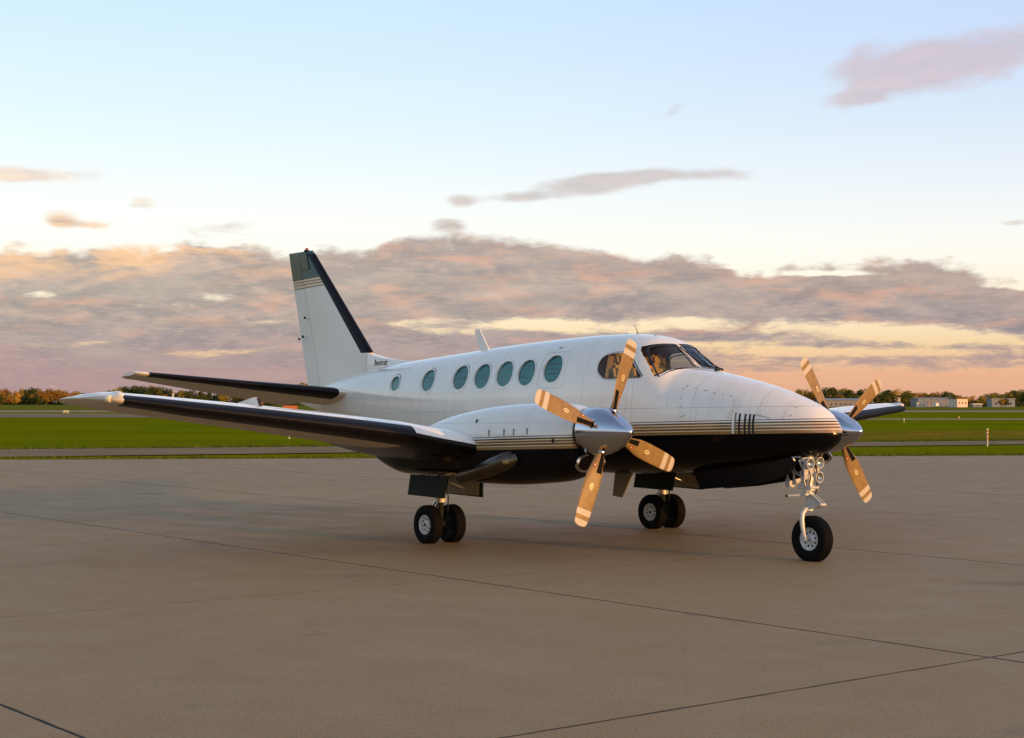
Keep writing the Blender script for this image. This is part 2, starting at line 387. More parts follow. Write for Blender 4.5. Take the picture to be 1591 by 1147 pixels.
for c_ in cutters:
    md = FUS.modifiers.new('b', 'BOOLEAN'); md.object = c_; md.operation = 'DIFFERENCE'; md.solver = 'EXACT'; md.material_mode = 'TRANSFER'
bpy.context.view_layer.update()
dg = bpy.context.evaluated_depsgraph_get()
nm = bpy.data.meshes.new_from_object(FUS.evaluated_get(dg), preserve_all_data_layers=False, depsgraph=dg)
FUS.modifiers.clear(); FUS.data = nm
for c_ in cutters: bpy.data.objects.remove(c_)
nm.set_sharp_from_angle(angle=math.radians(40))

def patch(name, poly, mats, mode, d=.003, rings=5, hole=None, thick=0.0, parent=None, sgn=-1):
    """a sheet lying on the fuselage surface: a polygon in (x,z) for the side, (y,z) for the windshield"""
    f = (lambda a, b: (a, sgn*side_y(a, b, d), b)) if mode == 'side' else (lambda a, b: (front_x(a, b, d), a, b))
    cx = sum(p[0] for p in poly)/len(poly); cz = sum(p[1] for p in poly)/len(poly)
    if hole: R = [[(h[0]+(p[0]-h[0])*t, h[1]+(p[1]-h[1])*t) for p, h in zip(poly, hole)] for t in (0, .35, .7, 1)]
    else: R = [[(cx+(p[0]-cx)*t, cz+(p[1]-cz)*t) for p in poly] for t in [max(.02, i/rings) for i in range(rings+1)]]
    mb = MB(); mb.loft([[f(*q) for q in r] for r in R], (not hole, False), smooth=True)
    return mb.build(name, mats, parent or FUS, fix=False)
def dense(P, k=3):
    out = []
    for i in range(len(P)):
        a, b = P[i], P[(i+1) % len(P)]
        for j in range(k): out.append((a[0]+(b[0]-a[0])*j/k, a[1]+(b[1]-a[1])*j/k))
    return out
# clear cockpit glass
G = bpy.data.materials.new('cockpit_glass'); G.use_nodes = True; gt = G.node_tree; gt.nodes.clear(); n = NB(gt)
tr = n.node('ShaderNodeBsdfTransparent'); tr.inputs[0].default_value = (.62, .66, .64, 1)
gl = n.node('ShaderNodeBsdfGlossy'); gl.inputs['Roughness'].default_value = .02; gl.inputs[0].default_value = (.9, .92, .95, 1)
fr = n.node('ShaderNodeLayerWeight')
ms = n.node('ShaderNodeMixShader'); n.put(ms.inputs[0], n.m('MULTIPLY_ADD', n.m('POWER', fr.outputs[1], 4.5), .75, .025, clamp=True)); gt.links.new(tr.outputs[0], ms.inputs[1]); gt.links.new(gl.outputs[0], ms.inputs[2])
gt.links.new(ms.outputs[0], n.node('ShaderNodeOutputMaterial').inputs[0])
# cabin window: teal polarised pane
T = mat('teal_window_pane', (.012, .085, .082), .05, 0, 0, spec=.55)
n = NB(T.node_tree); t = n.node('ShaderNodeTexCoord').outputs['Object']; tx, ty, tz = n.sep(t)
bands = n.noise(n.xyz(n.mul(tx, .6), 0.0, n.mul(tz, 9.0)), 2.6, 4, .6)
oir = n.node('ShaderNodeObjectInfo').outputs['Random']
n.put(bsdf(T).inputs['Base Color'], n.ramp(n.add(bands, n.mul(n.sub(oir, .5), .28)), [(.3, (.012, .085, .10)), (.5, (.02, .19, .155)), (.68, (.07, .15, .13))]))
for s in (-1, 1):
    P = dense([(y*(-s), z) for y, z in WS] if s == 1 else WS)
    patch('windshield_pane', P, G, 'front', -.012)
    patch('windshield_seal', grow(P, .004), M_seal, 'front', .003, hole=grow(P, -.012))
    Q = dense(SW)
    patch('cockpit_side_window', Q, G, 'side', -.010, sgn=s)
    patch('window_seal', grow(Q, .006), M_alu, 'side', .003, hole=grow(Q, -.014), sgn=s)
    D = [(-2.50, 2.14), (-2.47, 2.14), (-2.53, 2.50), (-2.56, 2.50)]
    patch('window_divider', D, M_seal, 'side', .004, sgn=s)
CW = [(-7.794, 2.142, .150, .132), (-6.836, 2.176, .178, .176), (-5.996, 2.210, .190, .186), (-5.473, 2.220, .190, .188), (-4.965, 2.247, .190, .188), (-4.481, 2.256, .190, .188), (-3.934, 2.298, .198, .192)]
for s in (-1, 1):
    for x, z, rx, rz in CW:
        E = [(x+rx*math.cos(q), z+rz*math.sin(q)) for q in [2*PI*k/40 for k in range(40)]]
        w = patch('cabin_window', grow(E, .002), T, 'side', -.020, sgn=s)
        patch('window_frame', grow(E, .020), M_white, 'side', .004, hole=grow(E, .001), sgn=s)
    # outline of the escape hatch round the foremost cabin window
    a, b, c, d = -4.19, -3.66, 2.045, 2.535
    H = dense([(a+.05, c), (b-.05, c), (b, c+.05), (b, d-.05), (b-.05, d), (a+.05, d), (a, d-.05), (a, c+.05)], 4)
    patch('hatch_seam', H, M_scr, 'side', .0025, hole=grow(H, -.003), sgn=s)
    # cooling louvres in the nose
    for x0_ in (-.70, -.625, -.565, -.515):
        L = dense([(x0_, 1.468), (x0_+.026, 1.468), (x0_+.026, 1.715+.05*(-.7-x0_)), (x0_, 1.715+.05*(-.7-x0_))], 4)
        patch('louvre', L, M_dark, 'side', .004, sgn=s)
    L = dense([(-.785, 1.475), (-.755, 1.475), (-.755, 1.732), (-.785, 1.732)], 4); patch('louvre_edge', L, M_white, 'side', .006, sgn=s)
    L = dense([(-.752, 1.475), (-.735, 1.475), (-.735, 1.728), (-.752, 1.728)], 4); patch('louvre_edge', L, M_oliv, 'side', .005, sgn=s)
    L = dense([(-.50, 1.712), (-.30, 1.668), (-.30, 1.660), (-.50, 1.700)], 4); patch('louvre_edge', L, M_scr, 'side', .004, sgn=s)
    for x, z in [(-1.592,2.017),(-1.55,2.049),(-1.417,2.024),(-1.272,1.991),(-1.245,1.994),(-1.137,1.967),(-1.005,1.943),(-.884,1.919),(-.827,1.872),(-1.573,1.898),(-1.553,1.796),(-1.489,1.686),(-1.52,1.676),(-.796,1.742),(-.048,1.79),(-.058,1.691)]:
        E = [(x+.009*math.cos(q), z+.009*math.sin(q)) for q in [2*PI*k/8 for k in range(8)]]
        patch('fastener', E, M_scr, 'side', .003, rings=1, sgn=s)
    L = [(-4.00, 2.58), (-3.93, 2.592), (-3.925, 2.604), (-3.99, 2.596)]; patch('vent_mark', L, M_ink, 'side', .004, sgn=s)
# wipers
for s in (-1, 1):
    mb = MB()
    yb = .20+s*.13; pts = [(front_x(y, z, .035), y, z) for y, z in ((yb, 2.265), (yb-.03, 2.33), (yb-.09, 2.44))]
    mb.tube(pts, [.010, .008, .006], 8)
    pts = [(front_x(y, z, .02), y, z) for y, z in ((yb-.035, 2.33), (yb-.08, 2.44), (yb-.115, 2.565))]
    mb.tube(pts, .0065, 6); mb.box((front_x(yb, 2.262, .01), yb, 2.262), (.05, .04, .03), bev=.008)
    mb.build('wiper', M_dark, FUS)
# aerials on the roof and under the belly
def blade(name, pts, th, m_):
    mb = MB(); mb.prism([(x, -th/2, z) for x, z in pts], (0, th, 0)); o = mb.build(name, m_, FUS)
    md = o.modifiers.new('bev', 'BEVEL'); md.width = th*.4; md.segments = 2; return o
blade('aerial', [(-6.36, 2.60), (-6.51, 2.95), (-6.38, 2.955), (-6.12, 2.60)], .02, M_white)
blade('belly_aerial', [(-3.40, .95), (-3.45, .615), (-3.25, .60), (-3.04, .95)], .022, M_oliv)
mb = MB(); mb.tube([(-2.96, 0, 2.75), (-3.04, 0, 2.89)], [.006, .003], 6); mb.build('whip_aerial', M_dark, FUS)
for x, z in ((-2.6, 2.72), (-3.15, 2.758)):
    mb = MB(); mb.lathe([(0, .03), (.012, .028), (.02, .012)], (x, -.02, z), 'Z', 12, caps=(True, True)); mb.build('roof_fitting', M_chrome2, FUS)
# lettering low on the dorsal fairing
cu = bpy.data.curves.new('script_lettering', 'FONT'); cu.body = 'Beechcraft'; cu.size = .13; cu.shear = .35; cu.extrude = .001; cu.offset = .0008
to = bpy.data.objects.new('t', cu); COL.objects.link(to); bpy.context.view_layer.update()
dg = bpy.context.evaluated_depsgraph_get(); tm = bpy.data.meshes.new_from_object(to.evaluated_get(dg)); bpy.data.objects.remove(to)
tm.materials.clear(); tm.materials.append(M_ink)

# --- cockpit furniture
mb = MB(); mb.box((-1.93, 0, 2.10), (.30, 1.0, .16), bev=.04); mb.box((-2.06, 0, 1.88), (.10, 1.05, .42), bev=.02); mb.build('instrument_panel', M_seal, PL)
for s in (-1, 1):
    mb = MB()
    mb.box((-2.86, s*.30, 2.02), (.13, .40, .66), Matrix.Rotation(math.radians(-12), 3, 'Y').to_euler(), bev=.05)
    mb.box((-2.93, s*.30, 2.42), (.09, .22, .16), Matrix.Rotation(math.radians(-8), 3, 'Y').to_euler(), bev=.035)
    mb.box((-2.62, s*.30, 1.72), (.46, .42, .14), bev=.05)
    mb.build('pilot_seat', M_leather, PL)
    mb = MB(); pts = []
    for k in range(17):
        q = 2*PI*k/16; pts.append((-2.17+.02*math.sin(q), s*.30+.13*math.cos(q), 2.06+.10*math.sin(q)))
    mb.tube(pts, .012, 6, caps=False); mb.tube([(-2.17, s*.3, 2.02), (-2.0, s*.3, 1.95)], .02, 8); mb.build('control_yoke', M_dark, PL)
for s in (-1, 1):
    mb = MB(); rings = []
    for i in range(17):
        rings.append([(-3.02+(.035 if i % 2 else 0)+.004*j, s*(.60-.028*i*1.0)*(1-.02*j), 1.9+.07*j) for j in range(9)])
    mb.loft(rings, (False, False), closed=False); mb.build('cockpit_curtain', M_leather, PL)

# --- aerofoil lofts
def naca(t, camb=.02, n=22):
    """closed loop from trailing edge over the top to the nose and back below: (chord fraction, height)"""
    def yt(x): return 5*t*(.2969*math.sqrt(x)-.126*x-.3516*x*x+.2843*x**3-.1030*x**4)
    def yc(x): return camb/.09*(.6*x-x*x) if x < .3 else camb/.49*((1-.6)+.6*x-x*x)
    q = [(1-math.cos(PI*k/n))/2 for k in range(n+1)]
    return [(x, yc(x)+yt(x)) for x in reversed(q)]+[(x, yc(x)-yt(x)) for x in q[1:-1]]
def foil(y, le, zl, ch, t, tw, camb=.02, n=22, d=0.0, pick=None, axis='Y'):
    r = []
    for a, b in (pick or naca(t, camb, n)):
        X_ = -a*ch; Z_ = b*ch; c, s = math.cos(tw), math.sin(tw)
        X2, Z2 = X_*c-Z_*s*0, Z_+X_*math.sin(tw)
        r.append((le+X2, y, zl+Z2) if axis == 'Y' else (le+X2, zl+Z2, y))
    return r
# y, leading edge x, leading edge z, chord, thickness, twist
WG = [(.45, -2.95, 1.17, 2.80, .165, .045), (1.4, -3.02, 1.21, 2.80, .165, .045), (2.02, -3.12, 1.25, 2.72, .165, .045), (2.45, -3.24, 1.275, 2.58, .16, .045), (2.8, -3.42, 1.35, 2.38, .158, .045),
      (3.1, -3.60, 1.425, 2.20, .155, .045), (4.0, -3.67, 1.53, 2.08, .148, .042), (5.0, -3.75, 1.635, 1.92, .140, .038), (6.0, -3.835, 1.735, 1.72, .130, .034), (6.45, -3.87, 1.785, 1.62, .116, .032),
      (6.80, -3.895, 1.82, 1.50, .108, .032), (6.86, -3.94, 1.828, 1.43, .095, .03), (6.91, -4.04, 1.834, 1.30, .08, .028), (6.95, -4.20, 1.84, 1.10, .075, .02), (6.975, -4.42, 1.843, .82, .05, .01), (6.985, -4.65, 1.845, .5, .03, .01)]
def wg(y):
    for i in range(len(WG)-1):
        if WG[i][0] <= y <= WG[i+1][0]:
            f = (y-WG[i][0])/(WG[i+1][0]-WG[i][0]); return tuple(a+(b-a)*f for a, b in zip(WG[i], WG[i+1]))
def wsec(y, s, **k):
    y_, le, zl, ch, t, tw = wg(y); return foil(s*y_, le, zl, ch, t, tw, **k)
def boot_strip(name, sec, ys, fr, parent, m_, off=.005):
    """sheet over the front of the aerofoil: fr = chord fraction range (negative = below)"""
    rings = []
    for y in ys:
        y_, le, zl, ch, t, tw = sec(y)
        lim = [f for f in fr]; pk = []
        for k in range(9):
            f = lim[0]+(lim[1]-lim[0])*k/8; a = (abs(f)/.125)**1.6*.125
            yt = 5*t*(.2969*math.sqrt(a)-.126*a-.3516*a*a); yc = .02/.09*(.6*a-a*a); sg = 1 if max(fr) > 0 else -1
            pk.append((a-off/ch*(1-abs(f)/.125)-.0005, yc+sg*(yt+off/ch*min(1, abs(f)*60))))
        rings.append((y_, le, zl, ch, t, tw, pk))
    return rings
for s in (-1, 1):
    mb = MB(); NN = 22
    ys = [w[0] for w in WG]; ys = sorted(set(ys+[3.55, 4.5, 5.5]))
    rings = [wsec(y, s) for y in ys]
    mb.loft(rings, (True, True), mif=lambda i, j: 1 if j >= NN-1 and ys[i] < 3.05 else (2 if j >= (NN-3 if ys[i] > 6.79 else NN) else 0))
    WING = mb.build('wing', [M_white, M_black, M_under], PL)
    for fr, nm_ in (((0, .075), 'deice_boot'), ((-.125, 0), 'deice_boot')):
        mb = MB(); R = boot_strip(nm_, wg, [3.1, 3.3, 3.6, 4.0, 4.4, 4.7, 5.0, 5.3, 5.6, 6.0, 6.2, 6.45, 6.6, 6.795], fr, WING, M_boot)
        mb.loft([foil(s*r[0], r[1], r[2], r[3], r[4], r[5], pick=r[6]) for r in R], (False, False), closed=False); mb.build(nm_, M_boot, WING)
    # control surface gaps seen as dark joints on the upper and lower skins
    def skin(y, f, top, off=.0015):
        y_, le, zl, ch, t, tw = wg(y)
        yt = 5*t*(.2969*math.sqrt(f)-.126*f-.3516*f*f+.2843*f**3-.1030*f**4); yc = .02/.49*(.4+.6*f-f*f)
        return (le-f*ch, s*y_, zl+(yc+(1 if top else -1)*yt)*ch-f*ch*math.sin(tw)+(off if top else -off))
    for top_ in (True, False):
        mb = MB()
        for a, b in ((2.6, 4.55), (4.62, 6.7)):
            mb.put([skin(a, .735, top_), skin(b, .735, top_), skin(b, .742, top_), skin(a, .742, top_)], [(0, 1, 2, 3)])
            for e in (a, b):
                mb.put([skin(e-.004, .738, top_), skin(e+.004, .738, top_), skin(e+.004, .86, top_), skin(e-.004, .86, top_)], [(0, 1, 2, 3)])
                mb.put([skin(e-.004, .86, top_), skin(e+.004, .86, top_), skin(e+.004, .985, top_), skin(e-.004, .985, top_)], [(0, 1, 2, 3)])
        mb.build('aileron_gap' if top_ else 'flap_gap', M_scr, WING)
    # small triangular fairing standing on the upper skin
    fy_ = 4.98; pts_ = [skin(fy_, .17, True, -.02), skin(fy_, .185, True, .04), skin(fy_, .205, True, .085), skin(fy_, .245, True, .09), skin(fy_, .42, True, .05), skin(fy_, .66, True, -.01)]
    mb = MB(); mb.prism(pts_, (0, s*.035, 0), 0); mb.build('upper_fairing', M_white, WING)
    a_ = Vector(pts_[0]); mb = MB(); mb.prism([pts_[0], pts_[2], tuple(Vector(pts_[2])+Vector((.02, 0, 0))), tuple(a_+Vector((.025, 0, 0)))], (0, s*.035, 0)); mb.build('fairing_end', M_dark, WING)
    mb = MB(); y0 = 4.95; p = [skin(y0-.06, .22, True, -.01), skin(y0+.50, .14, True, -.01), skin(y0+.10, .2, True, .085), skin(y0+.02, .2, True, .085)]
    a, b, b2, c = [Vector(q) for q in p]; pass
    # wing tip light and landing light glass
    mb = MB(); mb.lathe([(-.07, .032), (-.02, .044), (.03, .038), (.05, .02), (.056, .004)], (-4.07, s*6.885, 1.835), 'X', 16, caps=(True, False)); mb.build('tip_light', M_lens, WING)
    mb = MB(); mb.lathe([(-.34, .01), (-.22, .034), (-.10, .048), (-.02, .046), (.04, .03), (.06, .006)], (-3.99, s*6.80, 1.875), 'X', 16, caps=(True, True)); mb.build('tip_fairing', M_white, WING)
    mb = MB(); mb.lathe([(0, .012), (.05, .012)], (-5.26, s*6.90, 1.80), 'Z', 8, caps=(True, True)); mb.tube([(-5.2, s*6.86, 1.82), (-5.34, s*6.90, 1.80)], [.006, .002], 6); mb.build('static_wick', M_dark, WING)

# --- nacelles
NTOP = [(-1.62,1.765),(-1.8,1.808),(-2.3,1.838),(-3.03,1.815),(-3.6,1.76),(-4.1,1.68),(-4.5,1.575),(-5,1.43),(-5.6,1.31),(-6.2,1.22)]
NBOT = [(-1.62,1.12),(-1.7,1.01),(-1.85,.935),(-2.05,.895),(-2.4,.862),(-3,.825),(-3.68,.822),(-3.74,.885),(-5.15,.89),(-5.55,.97),(-5.9,1.08),(-6.2,1.17)]
NHW = [(-1.62,.285),(-1.72,.325),(-1.9,.37),(-2.3,.41),(-3,.43),(-4.5,.42),(-5.1,.37),(-5.7,.25),(-6.2,.05)]
NY = 2.02
def nsec(x, s, n=56):
    a, b, w = pch(NTOP, x), pch(NBOT, x), pch(NHW, x); m = b+.52*(a-b); r = []
    e = 2.15+.35*min(1, max(0, (-1.6-x)/1.2))
    for k in range(n):
        q = 2*PI*k/n; c, t = math.cos(q), math.sin(q)
        r.append((x, s*NY+w*math.copysign(abs(c)**(2/e), c), m+((a-m) if t > 0 else (m-b))*math.copysign(abs(t)**(2/e), t)))
    return r
def nside(x, z, s, side, d=.003):
    a, b, w = pch(NTOP, x), pch(NBOT, x), pch(NHW, x); m = b+.52*(a-b); e = 2.15+.35*min(1, max(0, (-1.6-x)/1.2))
    h = (a-m) if z > m else (m-b); return s*NY+side*((w+d)*max(0, 1-min(1, abs(z-m)/h)**e)**(1/e))
for s in (-1, 1):
    mb = MB(); X_ = [-1.62, -1.63, -1.66, -1.7, -1.75, -1.8, -1.87, -1.95, -2.05, -2.2, -2.4, -2.6, -2.8, -3.0, -3.2, -3.4, -3.55, -3.66, -3.69, -3.72, -3.75, -3.8, -4, -4.2, -4.4, -4.6, -4.8, -5, -5.15, -5.3, -5.45, -5.6, -5.75, -5.9, -6.05, -6.2]
    mb.loft([nsec(x, s) for x in X_], (True, True)); NAC = mb.build('engine_nacelle', [M_nac], PL)
    # dark spinner gap and chin intake with polished lip
    mb = MB(); mb.lathe([(-1.64, .268), (-1.585, .262), (-1.585, .02)], (0, s*NY, 1.495), 'X', 32); mb.build('spinner_gap', M_dark, NAC)
    mb = MB(); cen = (-1.63, s*NY, 1.15); ring = []
    for k in range(33):
        q = 2*PI*k/32; ring.append((-1.60-.10*max(0, -math.sin(q)), s*NY+.205*math.cos(q), 1.135+.10*math.sin(q)))
    mb.tube(ring, .022, 8, caps=False); mb.build('air_intake_lip', M_chrome2, NAC)
    mb = MB(); mb.loft([[(p[0]-.02, p[1], p[2]) for p in ring[:-1]], [(p[0]-.12, s*NY+(p[1]-s*NY)*.8, 1.135+(p[2]-1.135)*.8) for p in ring[:-1]]], (True, True)); mb.build('air_intake', M_dark, NAC)
    for side in (-1, 1):
        # cowling latches
        for x, z in ((-3.0, 1.46), (-2.71, 1.475), (-2.53, 1.48), (-2.29, 1.49)):
            mb = MB(); mb.box((x, nside(x, z, s, side, .004), z), (.016, .012, .085), bev=.003); mb.build('cowl_latch', M_scr, NAC)
        mb = MB(); mb.box((-3.30, nside(-3.30, 1.60, s, side, .003), 1.605), (.02, .012, .05), Matrix.Rotation(math.radians(25), 3, 'Y').to_euler()); mb.build('cowl_vent', M_dark, NAC)
        mb = MB(); mb.box((-1.86, nside(-1.86, 1.38, s, side, .002), 1.385), (.03, .014, .04)); mb.build('cowl_drain', M_dark, NAC)
        # exhaust stack: an elbow out of the cowl side that turns aft
        mb = MB(); y = lambda v: s*NY+side*v
        P_ = [(-2.62, y(.30), 1.16), (-2.58, y(.40), 1.15), (-2.62, y(.475), 1.125), (-2.74, y(.515), 1.08), (-2.95, y(.53), 1.02), (-3.2, y(.535), .965), (-3.42, y(.535), .925)]
        mb.tube(P_, [.10, .105, .108, .108, .102, .095, .085], 20, caps=False); mb.tube(list(reversed(P_)), [.079, .089, .096, .10, .10, .095, .09], 20, caps=False, mi=1)
        mb.build('exhaust_stack', [M_exh, M_dark], NAC, fix=False)

# --- propellers
M_blade = mat('propeller_blade_paint', (.40, .27, .11), .45, 0, 0, spec=.3)
n = NB(M_blade.node_tree); t = n.node('ShaderNodeTexCoord').outputs['UV']; rr, cc, _ = n.sep(t)
f = n.noise(n.node('ShaderNodeTexCoord').outputs['Object'], 16, 4)
col = n.mix(n.sm(f, .3, .7), (.215, .135, .046), (.265, .172, .062))
wht = n.m('MAXIMUM', n.m('GREATER_THAN', rr, 1.068), n.m('MULTIPLY', n.m('GREATER_THAN', rr, .945), n.m('LESS_THAN', rr, 1.015)))
col = n.mix(wht, col, (.48, .44, .36))
edge_w = n.m('MULTIPLY', n.sm(cc, .46, .44), 0.0)
n.put(bsdf(M_blade).inputs['Base Color'], col)
BL = [(.20, .085, .085, 40), (.27, .09, .08, 38), (.36, .128, .055, 34), (.44, .160, .04, 30), (.50, .192, .032, 27), (.58, .205, .026, 24), (.68, .212, .020, 21), (.80, .212, .016, 18), (.92, .206, .013, 16), (1.02, .196, .011, 14), (1.085, .184, .009, 13), (1.118, .162, .007, 13), (1.134, .122, .005, 13), (1.141, .05, .004, 13)]
def blade_pts(u, cth, s_ang, hub):
    pass
for s, ang in ((-1, 1.2051), (1, .6223)):
    hub = Vector((-1.3295, s*2.0205, 1.4953))
    PR = link('propeller', None, PL); PR.location = hub; PR.empty_display_size = .2
    mb = MB(); mb.lathe([(-.245, .278), (-.22, .284), (-.10, .282), (.0, .268), (.10, .235), (.20, .192), (.28, .145), (.35, .092), (.395, .052), (.415, .028), (.422, .004)], (0, 0, 0), 'X', 64, caps=(True, True))
    mb.build('spinner', M_chrome, PR)
    for k in range(4):
        A = ang+k*PI/2; R_ = Vector((0, math.cos(A), math.sin(A))); T_ = Vector((0, -math.sin(A), math.cos(A))); X_ = Vector((1, 0, 0))
        me_rings = []; uvr = []
        for r, ch, th, pa in BL:
            a = math.radians(pa-8); cdir = T_*math.cos(a)+X_*math.sin(a); ndir = X_*math.cos(a)-T_*math.sin(a)
            ring = []
            for j in range(20):
                q = 2*PI*j/20; ring.append(R_*r+cdir*(math.cos(q)*ch*.5)+ndir*(math.sin(q)*th*.5*(1 if r < .3 else (1-.35*math.cos(q)))))
            me_rings.append(ring); uvr.append(r)
        mb = MB(); mb.loft(me_rings, (True, True)); B = mb.build('propeller_blade', M_blade, PR)
        uv = B.data.uv_layers.new(name='UVMap')
        for lp in B.data.loops:
            co = B.data.vertices[lp.vertex_index].co; uv.data[lp.index].uv = (co.dot(R_), co.dot(T_)*.5+.5)
        def on(r, c_, out=.002):
            for i in range(len(BL)-1):
                if BL[i][0] <= r <= BL[i+1][0]:
                    g = (r-BL[i][0])/(BL[i+1][0]-BL[i][0]); q = [u+(v-u)*g for u, v in zip(BL[i], BL[i+1])]; break
            a = math.radians(q[3]-8); cdir = T_*math.cos(a)+X_*math.sin(a); ndir = X_*math.cos(a)-T_*math.sin(a)
            cf = max(-1, min(1, c_/(q[1]*.5))); h = q[2]*.5*math.sqrt(max(0, 1-cf*cf))*(1-.35*cf if r >= .3 else 1)
            return R_*r+cdir*c_+ndir*(h+out)
        # rubber de-icing boot along the root of the leading edge
        mb = MB(); rows = [[on(.255+.027*i, (.5-j*.085)*(.088+.0075*i), .004) for j in range(6)] for i in range(10)]
        mb.loft(rows, (False, False), closed=False); mb.build('blade_boot', M_rubber, PR)
        # oval maker's mark (outline) and red square decal
        mb = MB(); o1 = [on(.67+.040*math.cos(q), .022*math.sin(q), .003) for q in [2*PI*j/24 for j in range(24)]]; o2 = [on(.67+.031*math.cos(q), .014*math.sin(q), .003) for q in [2*PI*j/24 for j in range(24)]]
        mb.loft([o1, o2], (False, False)); mb.put([on(.655, -.003, .003), on(.655, .003, .003), on(.685, .003, .003), on(.685, -.003, .003)], [(0, 1, 2, 3)]); mb.build('blade_mark', M_lens, PR)
        mb = MB(); mb.put([on(.40, -.052, .003), on(.40, -.012, .003), on(.445, -.012, .003), on(.445, -.052, .003)], [(0, 1, 2, 3)]); mb.put([on(.41, -.042, .004), on(.41, -.022, .004), on(.43, -.032, .004)], [(0, 1, 2)], 1); mb.build('blade_decal', [M_redp, M_lens], PR)
        mb = MB(); mb.lathe([(.248, .062), (.262, .062), (.262, .045)], (0, 0, 0), 'Z', 24)
        for i, v in enumerate(mb.v): v = Vector(v); mb.v[i] = tuple(R_*v.z+T_*v.x+X_*v.y)
        mb.build('blade_collar', M_chrome, PR)

# --- tail
FN = [(2.20, -8.62, .36, 2.70), (2.40, -8.86, .30, 2.42), (2.68, -9.235, .235, 2.145), (3.2, -9.775, .205, 1.76), (4.0, -10.605, .165, 1.165), (4.40, -11.02, .135, .875), (4.47, -11.10, .11, .82), (4.50, -11.16, .05, .72)]
def fte(z): return -11.92+(4.53-z)*(.67/2.29)
def fle(z): return -9.235-(z-2.68)*1.0375
def ffoil(z, le, te, th, n=20, d=0.0):
    r = []; ch = le-te; a_ = naca(th/ch, 0, n)
    return [(le-a*ch, b*ch, z) for a, b in a_]
mb = MB(); rings = []
zs = [2.10, 2.3, 2.45, 2.58, 2.68, 2.8, 3.0, 3.2, 3.5, 3.8, 4.07, 4.2, 4.35, 4.44, 4.485, 4.50]
for z in zs:
    le = fle(max(z, 2.66)); th = .25-.06*(z-2.1); th *= 1 if z < 4.4 else (.9 if z < 4.47 else (.5 if z < 4.49 else .2))
    te = fte(z)+.40*(1 if z < 4.0 else 1); rings.append(ffoil(z, le+.0, fte(z), th))
# the fixed fin is the front part of the section, the rudder the rear part behind the hinge line
def hinge(z): return fte(z)+.47-.035*(z-2.2)
def split(ring, z, front):
    h = hinge(z); half = len(ring)//2
    out = []
    top = ring[:half+1]; botm = ring[half:]+[ring[0]]
    def yat(x):
        for a, b in zip(top, top[1:]):
            if a[0] <= x <= b[0]: return a[1]+(b[1]-a[1])*(x-a[0])/(b[0]-a[0]+1e-9)
        return 0
    le = ring[half][0]; te = ring[0][0]
    if front:
        X_ = [h+.008+(le-h-.008)*(1-math.cos(PI/2*(1-k/14)))**1.0 for k in range(15)]
        X_ = [h+.008+(le-h-.008)*(math.sin(PI/2*k/14)) for k in range(15)]
    else: X_ = [te+(h-.008-te)*k/6 for k in range(7)]
    up_ = [(x, max(yat(x), .004), z) for x in X_]; 
    if front: up_[-1] = (le, 0, z); lo = [(x, -y, z_) for x, y, z_ in reversed(up_[:-1])]
    else: lo = [(x, -y, z_) for x, y, z_ in reversed(up_)]
    return up_+lo
M_fin = mat('fin_paint', (.70, .69, .65), .3, 0, 0, spec=.3); n = NB(M_fin.node_tree); b_ = bsdf(M_fin)
t = n.node('ShaderNodeTexCoord').outputs['Object']; tx, ty, tz = n.sep(t)
wf = n.m('DIVIDE', n.sub(tz, n.add(4.035, n.mul(n.add(tx, 11.2), .02))), .185)
def fincol(topc):
    r = n.ramp(n.m('ADD', wf, 1.0, clamp=True), [(0, (.78, .74, .64)), (.02, (.10, .07, .035)), (.10, (.68, .55, .35)), (.34, (.17, .105, .045)), (.42, (.68, .55, .35)), (.60, (.17, .105, .045)), (.68, (.68, .55, .35)), (.86, (.12, .08, .04)), (.94, topc)], 'CONSTANT')
    return r
f = n.noise(t, 3.5, 4, .6)
n.put(b_.inputs['Base Color'], fincol((.022, .085, .085)))
M_rud = mat('rudder_paint', (.66, .65, .60), .45, 0, 0, spec=.2); n = NB(M_rud.node_tree); b_ = bsdf(M_rud)
t = n.node('ShaderNodeTexCoord').outputs['Object']; tx, ty, tz = n.sep(t)
wf = n.m('DIVIDE', n.sub(tz, n.add(4.035, n.mul(n.add(tx, 11.2), .02))), .185)
n.put(b_.inputs['Base Color'], fincol((.12, .125, .07)))
mb = MB(); mb.loft([split(r, z, True) for r, z in zip(rings, zs)], (True, True)); FIN = mb.build('tail_fin', M_fin, PL)
mb = MB(); mb.loft([split(r, z, False) for r, z in list(zip(rings, zs))], (True, True)); RUD = mb.build('rudder', M_rud, FIN)
mb = MB()      # horn balance of the rudder and its outline
for yy_ in (-1, 1):
    P_ = [(-11.46, 4.478, .040), (-11.25, 4.478, .052), (-11.12, 4.175, .068), (-11.385, 4.16, .056)]
    mb.prism([(x, yy_*y, z) for x, z, y in P_], (0, yy_*.004, 0), 0)
mb.build('rudder_horn', M_rud, FIN)
mb = MB()
for yy_ in (-1, 1):
    for (a, b) in (((-11.255, 4.482), (-11.125, 4.175)), ((-11.125, 4.178), (-11.24, 4.168))):
        mb.prism([(a[0], yy_*.057, a[1]), (b[0], yy_*.072, b[1]), (b[0]+.014, yy_*.072, b[1]-.008), (a[0]+.014, yy_*.057, a[1]-.006)], (0, yy_*.004, 0))
mb.build('horn_gap', M_dark, FIN)
mb = MB(); rows = []
